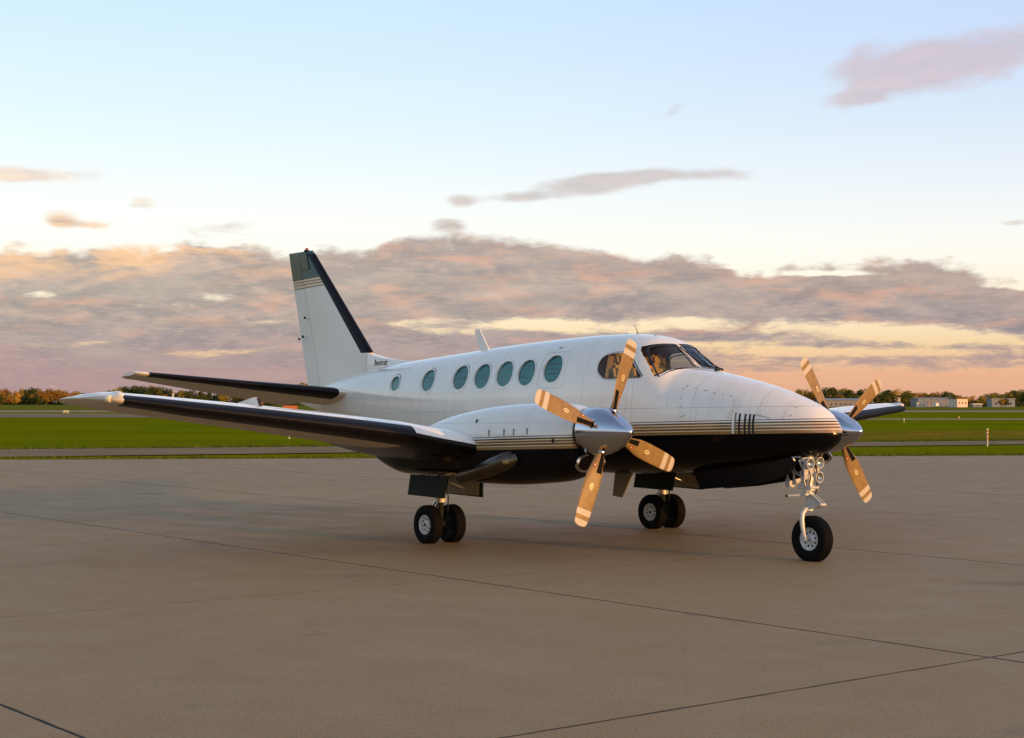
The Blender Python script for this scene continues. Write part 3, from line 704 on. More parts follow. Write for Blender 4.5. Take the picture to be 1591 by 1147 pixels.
for i in range(13):
    z = 2.69+(4.44-2.69)*i/12; le = fle(z); th = .25-.06*(z-2.1); ch = le-fte(z); w = (.215-.07*(i/12))/ch; row = []
    for k in range(-8, 9):
        a = (abs(k)/8)**1.7*w; yt = 5*(th/ch)*(.2969*math.sqrt(a)-.126*a-.3516*a*a)*ch
        row.append((le-a*ch+.005*(1-abs(k)/8), math.copysign(yt+.004, k) if k else 0, z))
    rows.append(row)
mb.loft(rows, (False, False), closed=False); mb.build('deice_boot', M_boot, FIN)
mb = MB(); mb.lathe([(0, .05), (.015, .05), (.03, .038)], (-11.32, 0, 4.495), 'Z', 16, caps=(True, True)); mb.build('beacon_base', M_dark, FIN)
mb = MB(); mb.lathe([(.03, .028), (.05, .026), (.062, .016), (.067, .003)], (-11.32, 0, 4.495), 'Z', 16); mb.build('beacon', M_red, FIN)
mb = MB()
for x, z, r in ((-11.26, 3.02, .02), (-11.20, 3.34, .022), (-11.38, 2.98, .02)):
    for s in (-1, 1): mb.box((x, s*.10, z), (.05, .03, .035), Matrix.Rotation(.5, 3, 'Y').to_euler(), bev=.008)
mb.build('trim_actuator', M_dark, FIN)
mb = MB()
for s in (-1, 1):
    mb.prism([(-11.12, s*.113, 2.98), (-11.32, s*.10, 3.0), (-11.32, s*.10, 3.006), (-11.12, s*.113, 2.986)], (0, s*.003, 0))
mb.build('trim_tab_seam', M_scr, FIN)
for s in (-1, 1):
    o = link('script_lettering', tm.copy(), FIN)
    for v in o.data.vertices:
        x, y, z = v.co; xx = -9.06+x*.60 if s < 0 else -8.62-x*.60; zz = 2.475+y*1.05
        w_ = .004+.102*min(1, ((-7.85-xx)/.095)/15)**.8; v.co = (xx, s*(w_+.003), zz)
# dorsal fillet that carries the fin down onto the fuselage
mb = MB(); rows = []
for i in range(16):
    x = -7.85-i*.093; zt = pch([(-7.85, 2.515), (-8.3, 2.538), (-8.8, 2.59), (-9.1, 2.645), (-9.25, 2.672)], x)
    w = .004+.102*min(1, i/15)**.8; prof = [(-1.0, -.34), (-1.0, -.16), (-.96, -.05), (-.8, -.016), (-.5, -.003), (0, 0), (.5, -.003), (.8, -.016), (.96, -.05), (1.0, -.16), (1.0, -.34)]
    rows.append([(x, w*a, zt+b*min(1, .3+i/10)) for a, b in prof])
mb.loft(rows, (False, False), closed=False); mb.build('dorsal_fairing', M_white, FIN)
# tail cone and tail light
mb = MB(); mb.lathe([(0, .09), (-.16, .075), (-.30, .045), (-.35, .01)], (-11.28, 0, 1.935), 'X', 20, caps=(True, True)); mb.build('tail_cone', M_white, PL)

# --- tailplane:  y, le x, le z, chord, thickness ratio
ST = [(.14, -9.42, 2.02, 1.84), (.45, -9.50, 2.045, 1.78), (1.8, -10.09, 2.17, 1.20), (3.15, -10.66, 2.30, .66), (3.30, -10.72, 2.312, .63), (3.37, -10.76, 2.32, .58), (3.41, -10.84, 2.325, .46)]
DRO = math.radians(6); TWS = math.sin(math.radians(4.6))
def stsec(y, s, part):
    for i in range(len(ST)-1):
        if ST[i][0] <= y <= ST[i+1][0]:
            f = (y-ST[i][0])/(ST[i+1][0]-ST[i][0]); _, le, zl, ch = [a+(b-a)*f for a, b in zip(ST[i], ST[i+1])]; break
    t = .125; H_ = .60
    def yt(a): return 5*t*(.2969*math.sqrt(a)-.126*a-.3516*a*a+.2843*a**3-.1036*a**4)*ch
    if part == 'front': A_ = [H_*(k/12)**1.8 for k in range(12, -1, -1)]
    else: A_ = [1-(1-H_-.006)*k/6 for k in range(7)]
    def P_(a, sg):
        X_, Z_ = -a*ch, sg*max(yt(a), .002)
        if part == 'rear':
            hx = -H_*ch; dx_ = X_-hx; X_ = hx+dx_*math.cos(DRO)+Z_*math.sin(DRO)*0; Z_ = Z_+dx_*math.sin(DRO)
        return (le+X_, s*y, zl+Z_+min(0, X_)*TWS)
    if part == 'boot':
        r = []
        for k in range(-8, 9):
            a = (abs(k)/8)**1.7*.13; r.append((le-a*ch+.005*(1-abs(k)/8), s*y, zl-a*ch*TWS+(math.copysign(yt(a)+.004, k) if k else 0)))
        return r
    upp = [P_(a, 1) for a in A_]; low = [P_(a, -1) for a in reversed(A_)]
    return upp+(low[1:] if part == 'front' else low)
for s in (-1, 1):
    ys = [.14, .45, .9, 1.35, 1.8, 2.25, 2.7, 3.15, 3.28, 3.36, 3.405]
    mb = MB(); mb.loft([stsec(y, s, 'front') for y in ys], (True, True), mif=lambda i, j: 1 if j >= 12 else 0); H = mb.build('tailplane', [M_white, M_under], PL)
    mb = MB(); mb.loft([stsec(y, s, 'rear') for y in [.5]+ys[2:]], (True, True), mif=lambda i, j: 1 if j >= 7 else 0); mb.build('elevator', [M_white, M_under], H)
    mb = MB(); mb.loft([stsec(k, s, 'boot') for k in (.47, .7, .9, 1.2, 1.5, 1.8, 2.1, 2.4, 2.7, 2.95, 3.149, 3.22)], (False, False), closed=False); mb.build('deice_boot', M_boot, H)

# --- landing gear
def wheel(x, y, z, R_, w, sgn, hubr, nholes=8, flatc=.012, name='wheel'):
    WHL = link(name, None, PL); WHL.location = (x, y, z); WHL.empty_display_size = .1
    hw = w/2; mb = MB()
    prof = [(-hw*.72, hubr), (-hw*.95, hubr+(R_-hubr)*.25), (-hw, hubr+(R_-hubr)*.5), (-hw*.93, hubr+(R_-hubr)*.75), (-hw*.75, R_*.965), (-hw*.45, R_*.993)]
    gro = []
    for g in (-.45, -.15, .15, .45): gro += [(hw*g-.006, R_*.996), (hw*g-.004, R_*.975), (hw*g+.004, R_*.975), (hw*g+.006, R_*.996)]
    prof = prof[:-1]+gro+[(-a, r) for a, r in reversed(prof[:-1])]
    mb.lathe(prof, (0, 0, 0), 'Y', 48)
    lim = -(R_-flatc)
    mb.v = [(v[0]*(1.0+.04*(v[2] < lim*.85)), v[1]*(1+.10*max(0, (-v[2]-R_*.6)/R_)), max(v[2], lim)) for v in mb.v]
    mb.build('tyre', M_rubber, WHL)
    mb = MB(); f = sgn
    mb.lathe([(f*hw*.70, hubr), (f*hw*.78, hubr*.97), (f*hw*.62, hubr*.90), (f*hw*.42, hubr*.80), (f*hw*.40, hubr*.42), (f*hw*.62, hubr*.34), (f*hw*.66, hubr*.26), (f*hw*.64, .004)], (0, 0, 0), 'Y', 40)
    mb.build('rim', M_hub, WHL)
    mb = MB(); mb.lathe([(-f*hw*.70, hubr), (-f*hw*.5, hubr*.85), (-f*hw*.62, hubr*.6), (-f*hw*.6, .01)], (0, 0, 0), 'Y', 32); mb.build('inner_hub', M_greyp, WHL)  # inner side of the wheel hub, in the dark door colour
    mb = MB()
    for k in range(nholes):
        q = 2*PI*k/nholes+.2; c = (math.cos(q)*hubr*.62, f*hw*.405, math.sin(q)*hubr*.62)
        mb.lathe([(0, hubr*.115), (f*.002, hubr*.115), (f*.0021, .001)], c, 'Y', 12)
    mb.lathe([(0, hubr*.16), (f*.004, hubr*.16), (f*.0041, .001)], (0, f*hw*.655, 0), 'Y', 12)
    tag(mb.build('hub_holes', M_dark, WHL), kind='stuff')
    mb = MB()
    for k in range(nholes):
        q = 2*PI*(k+.5)/nholes+.2; mb.lathe([(0, .008), (f*.01, .008), (f*.011, .001)], (math.cos(q)*hubr*.82, f*hw*.44, math.sin(q)*hubr*.82), 'Y', 8)
    tag(mb.build('hub_bolts', M_chrome2, WHL), kind='stuff')
    return WHL
GX = -4.60
for s in (-1, 1):
    zc = .256-.012+.024+s*(.016)        # wheel centre in the airplane's own tilted frame
    yc_ = s*2.012
    for d in (-.185, .185): wheel(GX, yc_+d, zc, .256, .162, -1 if d*1 < 0 else 1, .130)
    mb = MB()
    mb.tube([(GX+.02, yc_, 1.0), (GX+.02, yc_, .56)], .062, 16);
    mb.lathe([(0, .07), (.05, .07)], (GX+.02, yc_, .54), 'Z', 16, caps=(True, True))
    mb.build('main_gear_strut', M_alu, PL)
    mb = MB(); mb.tube([(GX+.02, yc_, .55), (GX+.01, yc_, zc-.01)], .04, 16); mb.tube([(GX, yc_-.12, zc), (GX, yc_+.12, zc)], .036, 12); mb.build('strut_piston', M_greyp, PL)  # lower strut coloured dark, its shadow put into the colour
    mb = MB()
    for d in (-.035, .035):
        mb.tube([(GX-.05, yc_+d*.6, .56), (GX-.17, yc_+d, .43)], .014, 8); mb.tube([(GX-.17, yc_+d, .43), (GX-.03, yc_+d*.6, .30)], .014, 8)
    mb.tube([(GX-.17, yc_-.05, .43), (GX-.17, yc_+.05, .43)], .014, 8); mb.build('torque_link', M_chrome2, PL)
    mb = MB(); mb.tube([(GX-.02, yc_, .62), (GX-.5, yc_, .95)], .026, 10); mb.tube([(GX, yc_-.05, .62), (GX-.03, yc_-.17, .92)], .02, 8); mb.tube([(GX, yc_+.05, .62), (GX-.03, yc_+.17, .92)], .02, 8); mb.build('drag_brace', M_alu, PL)
    mb = MB(); mb.tube([(GX+.06, yc_+.05, .85), (GX+.09, yc_+.07, .6), (GX+.05, yc_+.09, .4), (GX+.02, yc_+.1, zc+.05)], .008, 6); mb.tube([(GX+.06, yc_-.05, .85), (GX+.085, yc_-.075, .58), (GX+.05, yc_-.09, .38), (GX+.02, yc_-.1, zc+.05)], .008, 6); mb.build('brake_hose', M_dark, PL)
    for d in (-1, 1):
        mb = MB(); y_ = s*NY+d*.285
        mb.prism([(-4.86, y_, .90), (-4.88, y_+d*.03, .635), (-4.07, y_+d*.035, .615), (-4.03, y_, .90)], (0, -d*.02, 0), 0)
        # inner face
        mb.prism([(-4.85, y_-d*.022, .89), (-4.86, y_+d*.008, .645), (-4.13, y_+d*.012, .635), (-4.08, y_-d*.022, .89)], (0, -d*.004, 0), 1)
        mb.build('gear_door', [M_greyp if s*d > 0 or True else M_black, M_oliv], PL)
        mb = MB(); mb.tube([(-4.4, y_-d*.03, .72), (-4.45, s*NY+d*.06, .80)], .01, 6); mb.build('door_rod', M_alu, PL)
# nose gear
R_n = .272
NW = wheel(0, 0, R_n-.014, R_n, .165, -1, .135, 9)
NG = MB()
NG.tube([(-.06, 0, 1.28), (-.05, 0, .82)], .055, 20); NG.tube([(-.05, 0, .83), (-.045, 0, .60)], .036, 16)
NG.lathe([(0, .072), (.05, .072)], (-.05, 0, .93), 'Z', 20, caps=(True, True)); NG.lathe([(0, .078), (.035, .078)], (-.05, 0, .82), 'Z', 20, caps=(True, True)); NG.lathe([(0, .06), (.03, .06)], (-.05, 0, .77), 'Z', 20, caps=(True, True))
STR = NG.build('nose_gear_strut', M_alu, PL)
mb = MB()
for d in (-1,):
    mb.tube([(-.045, d*.02, .615), (-.05, d*.07, .600), (-.05, d*.115, .555), (-.045, d*.128, .48), (-.03, d*.128, .38), (-.01, d*.125, .30), (0, d*.12, .262)], [.034, .034, .032, .030, .028, .026, .028], 12)
mb.tube([(0, -.14, .262), (0, .14, .262)], .018, 12); mb.lathe([(-.15, .03), (-.135, .032)], (0, 0, .262), 'Y', 16, caps=(True, True)); mb.lathe([(0, .05), (.05, .045)], (-.045, 0, .585), 'Z', 16, caps=(True, True))
mb.build('fork', M_alu, STR)
mb = MB()      # scissor link in front: two triangular plates
for d in (-.028, .028):
    mb.prism([(-.02, d, .80), (.155, d, .685), (.155, d, .655), (.06, d, .61), (-.01, d, .60)], (0, .010, 0))
mb.prism([(-.01, -.028, .775), (.14, -.028, .672), (.14, .04, .672), (-.01, .04, .775)], (0, 0, -.008))
mb.tube([(.155, -.05, .662), (.155, .05, .662)], .018, 10); mb.build('scissor_link', M_alu, STR)
mb = MB(); mb.tube([(-.05, -.06, .775), (-.10, -.16, .765), (-.17, -.235, .757)], .012, 8); mb.box((-.05, -.085, .775), (.10, .06, .03), bev=.008); mb.box((-.02, .0, .86), (.11, .15, .035), bev=.01); mb.box((-.10, -.07, .86), (.08, .05, .05), bev=.01)
mb.tube([(.02, -.07, .855), (.02, .075, .855)], .022, 10); mb.tube([(-.10, -.045, .90), (-.12, -.06, 1.05)], .016, 8); mb.tube([(-.03, -.05, .80), (-.05, -.10, .98)], .010, 8)
mb.build('steering_linkage', M_alu, STR)
mb = MB(); mb.box((-.175, -.24, .757), (.03, .035, .03), bev=.006); mb.build('tow_lug', M_dark, STR)
mb = MB(); mb.tube([(-.08, 0, .96), (-.62, 0, 1.16)], .024, 10); mb.tube([(-.06, -.04, 1.0), (-.06, -.16, 1.18)], .016, 8); mb.tube([(-.06, .04, 1.0), (-.06, .16, 1.18)], .016, 8); mb.build('nose_drag_brace', M_alu, PL)
mb = MB(); mb.tube([(.01, .03, 1.15), (.045, .05, 1.0), (.03, .045, .85), (.0, .03, .66)], .008, 6); mb.tube([(-.02, -.05, 1.1), (.03, -.06, .98), (-.01, -.055, .85)], .007, 6); mb.build('gear_hose', M_dark, STR)
mb = MB(); mb.box((-.01, 0, 1.06), (.02, .27, .22), bev=.006); mb.box((-.03, 0, 1.18), (.05, .3, .05), bev=.01); mb.build('light_bracket', M_alu, STR)
for y_, z_ in ((-.085, 1.135), (.085, 1.145), (.075, .975)):
    L = MB(); L.lathe([(0, .058), (.045, .066), (.055, .066), (.055, .056), (.02, .052)], (0, y_, z_), 'X', 24, caps=(True, False)); o = L.build('landing_light', M_alu, PL)
    L = MB(); L.lathe([(.012, .004), (.02, .03), (.040, .054)], (0, y_, z_), 'X', 24, caps=(True, False)); L.build('lamp_reflector', M_lamp, o)
    L = MB(); L.lathe([(.045, .054), (.055, .03), (.058, .002)], (0, y_, z_), 'X', 24); L.build('lamp_lens', G, o)
for d in (-1, 1):
    mb = MB(); mb.prism([(-1.78, d*.19, 1.02), (-.9, d*.20, 1.12), (-.04, d*.18, 1.22), (-.08, d*.21, 1.10), (-.18, d*.22, 1.0), (-.52, d*.225, .912), (-1.04, d*.225, .83), (-1.60, d*.22, .777)], (0, -d*.014, 0)); mb.build('nose_gear_door', M_black, PL)
mb = MB(); mb.box((-.36, -.02, .90), (.06, .03, .11), bev=.01); mb.box((-.26, -.02, .91), (.05, .03, .07), bev=.01); mb.tube([(-.36, -.02, .94), (-.36, -.02, 1.1)], .012, 8); mb.tube([(-.26, -.02, .94), (-.26, -.02, 1.1)], .012, 8); mb.build('gear_uplock', M_alu, PL)
mb = MB(); mb.tube([(.02, -.33, 1.175), (.02, -.36, 1.21), (.13, -.36, 1.215)], [.012, .012, .007], 8); mb.build('pitot_tube', M_chrome2, PL)
# ------------------------------------------------------------------ ground
def gpos(n): return n.node('ShaderNodeNewGeometry').outputs['Position']
M_con = mat('apron_concrete', (.25, .215, .19), .62); n = NB(M_con.node_tree); P_ = gpos(n); px_, py_, pz_ = n.sep(P_)
big = n.noise(P_, .16, 5, .6, .4); mid = n.noise(P_, 1.3, 6, .65); fine = n.noise(P_, 26, 4, .75); grain = n.noise(P_, 75, 3, .75)
strk = n.noise(n.xyz(n.mul(px_, .35), n.mul(py_, 3.0), 0.0), 1.2, 5, .65)
c = n.mix(n.sm(big, .32, .68), (.282, .174, .070), (.322, .204, .086))
c = n.mix(n.mul(n.sm(strk, .35, .75), .22), c, (.30, .20, .085))
c = n.mix(n.mul(n.sm(mid, .35, .7), .16), c, (.19, .135, .07))
oi = n.node('ShaderNodeObjectInfo').outputs['Random']
c = n.mix(n.mul(oi, .16), c, (.22, .155, .08))
c = n.mix(n.mul(n.sm(fine, .46, .70), .6), c, (.13, .095, .06))
c = n.mix(n.mul(n.sm(grain, .45, .66), .7), c, (.40, .31, .20))
# oil and tyre stains near the parking spot
st1 = n.noise(P_, .55, 4, .6, .6); c = n.mix(n.mul(n.sm(st1, .62, .72), .38), c, (.10, .088, .075))
spot = n.node('ShaderNodeTexVoronoi'); n.put(spot.inputs['Vector'], P_); spot.inputs['Scale'].default_value = 1.1
c = n.mix(n.mul(n.m('LESS_THAN', spot.outputs[0], .022), .7), c, (.05, .045, .04))
b_ = bsdf(M_con); n.put(b_.inputs['Base Color'], c); n.put(b_.inputs['Roughness'], n.sm(mid, .3, .7, .58, .75)); b_.inputs['Specular IOR Level'].default_value = .12
bn = n.node('ShaderNodeBump'); bn.inputs['Strength'].default_value = .5; bn.inputs['Distance'].default_value = .004
n.put(bn.inputs['Height'], n.add(n.mul(fine, .6), grain)); n.put(b_.inputs['Normal'], bn.outputs[0])
M_joint = mat('joint_sealant', (.022, .020, .014), .9, bump=(30, .4, .01))
M_asph = mat('worn_asphalt', (.20, .17, .155), .9, spec=.05); n = NB(M_asph.node_tree); P_ = gpos(n)
n.put(bsdf(M_asph).inputs['Base Color'], n.mix(n.sm(n.noise(P_, .25, 5, .6), .3, .7), (.19, .128, .066), (.25, .172, .09)))
M_run = mat('runway_concrete', (.34, .30, .25), .9, spec=.05); n = NB(M_run.node_tree); P_ = gpos(n)
n.put(bsdf(M_run).inputs['Base Color'], n.mix(n.sm(n.noise(P_, .04, 4, .6), .3, .7), (.26, .19, .10), (.34, .255, .14)))
M_grass = mat('grass', (.06, .1, .01), 1.0, spec=0.0); n = NB(M_grass.node_tree); P_ = gpos(n); px_, py_, pz_ = n.sep(P_)
g1 = n.noise(P_, .05, 5, .62, .3); g2 = n.noise(P_, .9, 5, .65); g3 = n.noise(P_, 7, 3, .7)
al = n.add(n.mul(px_, -.90), n.mul(py_, .43)); g4 = n.noise(n.xyz(n.mul(al, .9), n.mul(n.add(n.mul(px_, .43), n.mul(py_, .9)), .05), 0.0), .5, 4, .6)
c = n.mix(n.sm(g1, .35, .65), (.115, .148, .0015), (.18, .185, .002)); c = n.mix(n.mul(n.sm(g2, .35, .75), .5), c, (.085, .125, .001))
c = n.mix(n.mul(n.sm(g4, .46, .68), .75), c, (.18, .155, .008)); c = n.mix(n.mul(n.sm(g3, .45, .8), .45), c, (.17, .20, .012))
b_ = bsdf(M_grass); n.put(b_.inputs['Base Color'], c); bn = n.node('ShaderNodeBump'); bn.inputs['Strength'].default_value = 1; bn.inputs['Distance'].default_value = .06
n.put(bn.inputs['Height'], n.add(g3, n.mul(g2, .6))); n.put(b_.inputs['Normal'], bn.outputs[0])
M_dry = mat('dry_grass', (.16, .12, .03), 1.0, spec=0.0); n = NB(M_dry.node_tree); P_ = gpos(n)
n.put(bsdf(M_dry).inputs['Base Color'], n.mix(n.sm(n.noise(P_, .35, 6, .65), .35, .65), (.13, .13, .006), (.25, .145, .018)))
M_far = mat('far_grass', (.10, .11, .03), 1.0, spec=0.0); n = NB(M_far.node_tree); P_ = gpos(n)
n.put(bsdf(M_far).inputs['Base Color'], n.mix(n.sm(n.noise(P_, .02, 5, .6), .3, .7), (.11, .13, .008), (.19, .16, .03)))

def sheet(name, poly, z, m_, kind='structure'):
    mb = MB(); mb.put([(x, y, z) for x, y in poly], [tuple(range(len(poly)))], smooth=False); o = mb.build(name, m_, fix=False)
    if o.data.polygons[0].normal.z < 0: o.data.flip_normals()
    return tag(o, kind=kind)
def quad(a, b, c, d, e0=0, e1=0):
    """two world lines a-b (near) and c-d (far), each stretched by e0/e1 of its length at the ends"""
    L = lambda p, q, t: (p[0]+(q[0]-p[0])*t, p[1]+(q[1]-p[1])*t)
    return [L(a, b, -e0), L(a, b, 1+e1), L(c, d, 1+e1), L(c, d, -e0)]
o = sheet('grass_field', [(-1500, -2500), (2500, -2500), (2500, 3500), (-3500, 3500), (-3500, -2500)], -.08, M_grass)
tag(o, 'mown green airfield grass reaching to the tree line')
ap_a, ap_b = Vector((-37.06, 4.44)), Vector((-20.48, 35.02)); ad = (ap_b-ap_a).normalized()
q0, q1 = ap_a-ad*140, ap_b+ad*160
tag(sheet('apron_bed', [tuple(q0), tuple(q1), (170, q1.y), (170, q0.y)], -.003, M_joint), 'dark sealant bed showing in the joints of the concrete apron')
sheet('service_path', quad((-41.0, 5.94), (-30.55, 50.16), (-49.29, 9.09), (-34.82, 56.57), 2.2, 2.0), -.045, M_asph)
sheet('dry_grass_band', quad((-48.2, 40.2), (-34.6, 57.5), (-70.5, 46.0), (-50.5, 85.5), 0.0, 2.5), -.06, M_dry)
sheet('taxiway', quad((-172.78, 55.97), (-152.8, 96), (-236.5, 80.2), (-200.3, 121), 4.0, 0.0), -.06, M_asph)
sheet('taxiway_far', quad((-124.9, 101.7), (-94.28, 145.96), (-134.3, 107.3), (-103.8, 161.49), 0.0, 3.0), -.06, M_run)
sheet('runway', quad((-264.16, 90.66), (-191.87, 292.66), (-317.0, 110.72), (-235.76, 358.64), 3.0, 3.0), -.06, M_run)
sheet('far_field', quad((-330, 116), (-246, 372), (-1400, 380), (-900, 1500), 4.0, 4.0), -.065, M_far)
# concrete slabs, clipped to the apron edge
def clip(poly):
    nrm = Vector((ad.y, -ad.x)); out = []          # apron lies on the +x side of the edge
    f = lambda p: (Vector(p)-ap_a).dot(nrm)
    for i in range(len(poly)):
        a, b = poly[i], poly[(i+1) % len(poly)]; fa, fb = f(a), f(b)
        if fa >= 0: out.append(a)
        if fa*fb < 0: t = fa/(fa-fb); out.append((a[0]+(b[0]-a[0])*t, a[1]+(b[1]-a[1])*t))
    return out
jy = [-4.40-6.2*k for k in range(8, 1, -1)]+[-10.70, -4.40, 1.55, 7.42]+[7.42+6.1*k for k in range(1, 14)]
jx = [5.46+6.45*k for k in range(-12, 9)]
APR = empty('concrete_apron', (0, 0, 0)); tag(APR, kind='structure'); APR['label'] = 'mauve grey concrete apron of large square slabs'
cache = {}; cnt = 0
fx, fy = math.cos(YAW), math.sin(YAW)
def infront(x, y, mg):
    dx_, dy_ = x-CAM.x, y-CAM.y; d = dx_*fx+dy_*fy; r = dx_*fy-dy_*fx
    return d > -mg and abs(r) < max(d, 0)*.36+mg
for i in range(len(jx)-1):
    for j in range(len(jy)-1):
        x0_, x1_, y0_, y1_ = jx[i], jx[i+1], jy[j], jy[j+1]
        if not infront((x0_+x1_)/2, (y0_+y1_)/2, 7.5): continue
        g = lambda k, axis: .014 if (axis == 'y' or k in (12,)) else .004
        gx0 = .012 if i == 12 else .005; gx1 = .012 if i+1 == 12 else .005
        P_ = [(x0_+gx0, y0_+.0145), (x1_-gx1, y0_+.0145), (x1_-gx1, y1_-.0145), (x0_+gx0, y1_-.0145)]
        Q_ = clip(P_)
        if len(Q_) < 3: continue
        cx_, cy_ = x0_, y0_; key = tuple((round(a-cx_, 3), round(b-cy_, 3)) for a, b in Q_)
        if key not in cache:
            mb = MB(); k_ = len(key); rnd = random.Random(len(cache))
            # slightly ragged edges: subdivide each side
            ed = []
            for q in range(k_):
                a, b = key[q], key[(q+1) % k_]; nseg = max(1, int(math.hypot(b[0]-a[0], b[1]-a[1])/.16))
                for t in range(nseg):
                    f = t/nseg; jit = .005 if t else 0; ed.append((a[0]+(b[0]-a[0])*f+rnd.uniform(-jit, jit), a[1]+(b[1]-a[1])*f+rnd.uniform(-jit, jit)))
            mb.put([(a, b, 0) for a, b in ed]+[(a, b, -.11) for a, b in ed], [tuple(range(len(ed)))]+[(q, (q+1) % len(ed), len(ed)+(q+1) % len(ed), len(ed)+q) for q in range(len(ed))], smooth=False); mb.mi = [0]+[1]*len(ed)
            o = mb.build('slab', [M_con, M_joint], APR); cache[key] = o.data
            o.location = (cx_, cy_, 0); cnt += 1
        else:
            o = link('slab', cache[key], APR); o.location = (cx_, cy_, 0); cnt += 1
print('slabs', cnt)
# the far rest of the apron beyond the built slabs, one sheet just under them
sheet('apron_outer', [tuple(q0), tuple(ap_a-ad*40), (35, -36), (170, -36), (170, q0.y)], -.0015, M_con)

# ragged grass along the apron edge and the near field
def tufts(name, a, b, wid, cnt_, hmin, hmax, m_, seed, label):
    rnd = random.Random(seed); vs = []; fs = []; a, b = Vector(a), Vector(b); t_ = (b-a); nrm = Vector((-t_.y, t_.x)).normalized()
    if nrm.x > 0: nrm = -nrm
    for _ in range(cnt_):
        f = rnd.random(); w = wid*rnd.random()**1.6; p = a+t_*f+nrm*(w-.10*rnd.random()); h = rnd.uniform(hmin, hmax); q = rnd.uniform(0, PI); e = .018+.02*rnd.random()
        o = len(vs); c_, s_ = math.cos(q)*e, math.sin(q)*e
        vs += [(p.x-c_, p.y-s_, -.08), (p.x+c_, p.y+s_, -.08), (p.x+rnd.uniform(-.04, .04), p.y+rnd.uniform(-.04, .04), h)]; fs.append((o, o+1, o+2))
    me = bpy.data.meshes.new(name); me.from_pydata(vs, [], fs); me.materials.append(m_); o = link(name, me); return tag(o, label, 'grass', kind='stuff')
M_tuft = mat('grass_blade', (.075, .11, .002), .9, vary=(.8, .35), spec=.2)
tufts('edge_grass', ap_a-ad*25, ap_b+ad*25, 3.2, 42000, -.03, .05, M_tuft, 3, 'ragged green grass along the edge of the concrete apron')
tufts('verge_grass', (-51.5, 3), (-33.0, 64), 2.5, 26000, -.04, .05, M_tuft, 4, 'ragged green grass beyond the narrow service path')

# ------------------------------------------------------------------ distant trees and buildings
def at(u, d, z=0.0):
    """a ground point d metres out along the heading of column u of the view"""
    r = (u-795.5)/2479; return Vector((CAM.x+d*(fx+fy*r), CAM.y+d*(fy-fx*r), z))
def leafmat(name, c1, c2):
    m_ = mat(name, c1, .85, spec=.1); n = NB(m_.node_tree); t = n.node('ShaderNodeTexCoord').outputs['Object']
    oi = n.node('ShaderNodeObjectInfo').outputs['Random']
    f = n.noise(t, .5, 3, .6); n.put(bsdf(m_).inputs['Base Color'], n.mix(n.sm(n.add(f, n.mul(n.sub(oi, .5), .25)), .35, .65), c1, c2)); return m_
KIND = {'rust orange': leafmat('rust_foliage', (.22, .115, .018), (.30, .17, .03)), 'golden yellow': leafmat('golden_foliage', (.40, .23, .03), (.46, .28, .045)),
        'olive green': leafmat('olive_foliage', (.20, .16, .018), (.34, .23, .03)), 'dark green': leafmat('dark_green_foliage', (.04, .055, .010), (.09, .09, .016))}
M_bark = mat('bark', (.07, .05, .035), .9)
def crown_mesh(seed, m_, w=1.0, h=1.0):
    rnd = random.Random(seed); vs = []; fs = []
    lobes = [(rnd.uniform(-2.9, 2.9)*w, rnd.uniform(-2.9, 2.9)*w, rnd.uniform(2.6, 8.0)*h, rnd.uniform(1.2, 2.3)) for _ in range(13)]+[(0, 0, 5.2*h, 3.0*w), (rnd.uniform(-1, 1), 0, 8.3*h, 1.6)]
    for lx, ly, lz, lr in lobes:
        for _ in range(int(60*lr)):
            v = Vector((rnd.gauss(0, 1), rnd.gauss(0, 1), rnd.gauss(0, .85))).normalized()*lr*rnd.uniform(.72, 1.06)
            c_ = Vector((lx, ly, max(.9, lz+v.z))) + Vector((v.x, v.y, 0)); e = rnd.uniform(.18, .42)
            nn = (v.normalized()+Vector((rnd.uniform(-.7, .7), rnd.uniform(-.7, .7), rnd.uniform(-.5, .7)))).normalized(); a = nn.orthogonal().normalized(); b2 = nn.cross(a); o = len(vs)
            for k in range(4): q = PI/2*k+rnd.uniform(-.4, .4); vs.append(c_+(a*math.cos(q)+b2*math.sin(q))*e)
            fs.append((o, o+1, o+2, o+3))
    me = bpy.data.meshes.new('crown'); me.from_pydata([tuple(v) for v in vs], [], fs); me.materials.append(m_); return me
def trunk_mesh(seed):
    rnd = random.Random(seed); mb = MB(); mb.tube([(0, 0, -.1), (.05, 0, 1.5), (0, .1, 3.2), (.1, 0, 6)], [.28, .22, .18, .06], 7)
    for k in range(4): q = rnd.uniform(0, 6.28); mb.tube([(0, 0, 2.2+.4*k), (math.cos(q)*1.4, math.sin(q)*1.4, 3.6+.6*k), (math.cos(q)*2.1, math.sin(q)*2.1, 5+.6*k)], [.10, .06, .02], 5)
    o = mb.build('t', M_bark); me = o.data; bpy.data.objects.remove(o); return me
CR = {k: [crown_mesh(31*i+j, m_) for j in range(4)] for i, (k, m_) in enumerate(KIND.items())}; TR = [trunk_mesh(s) for s in range(3)]
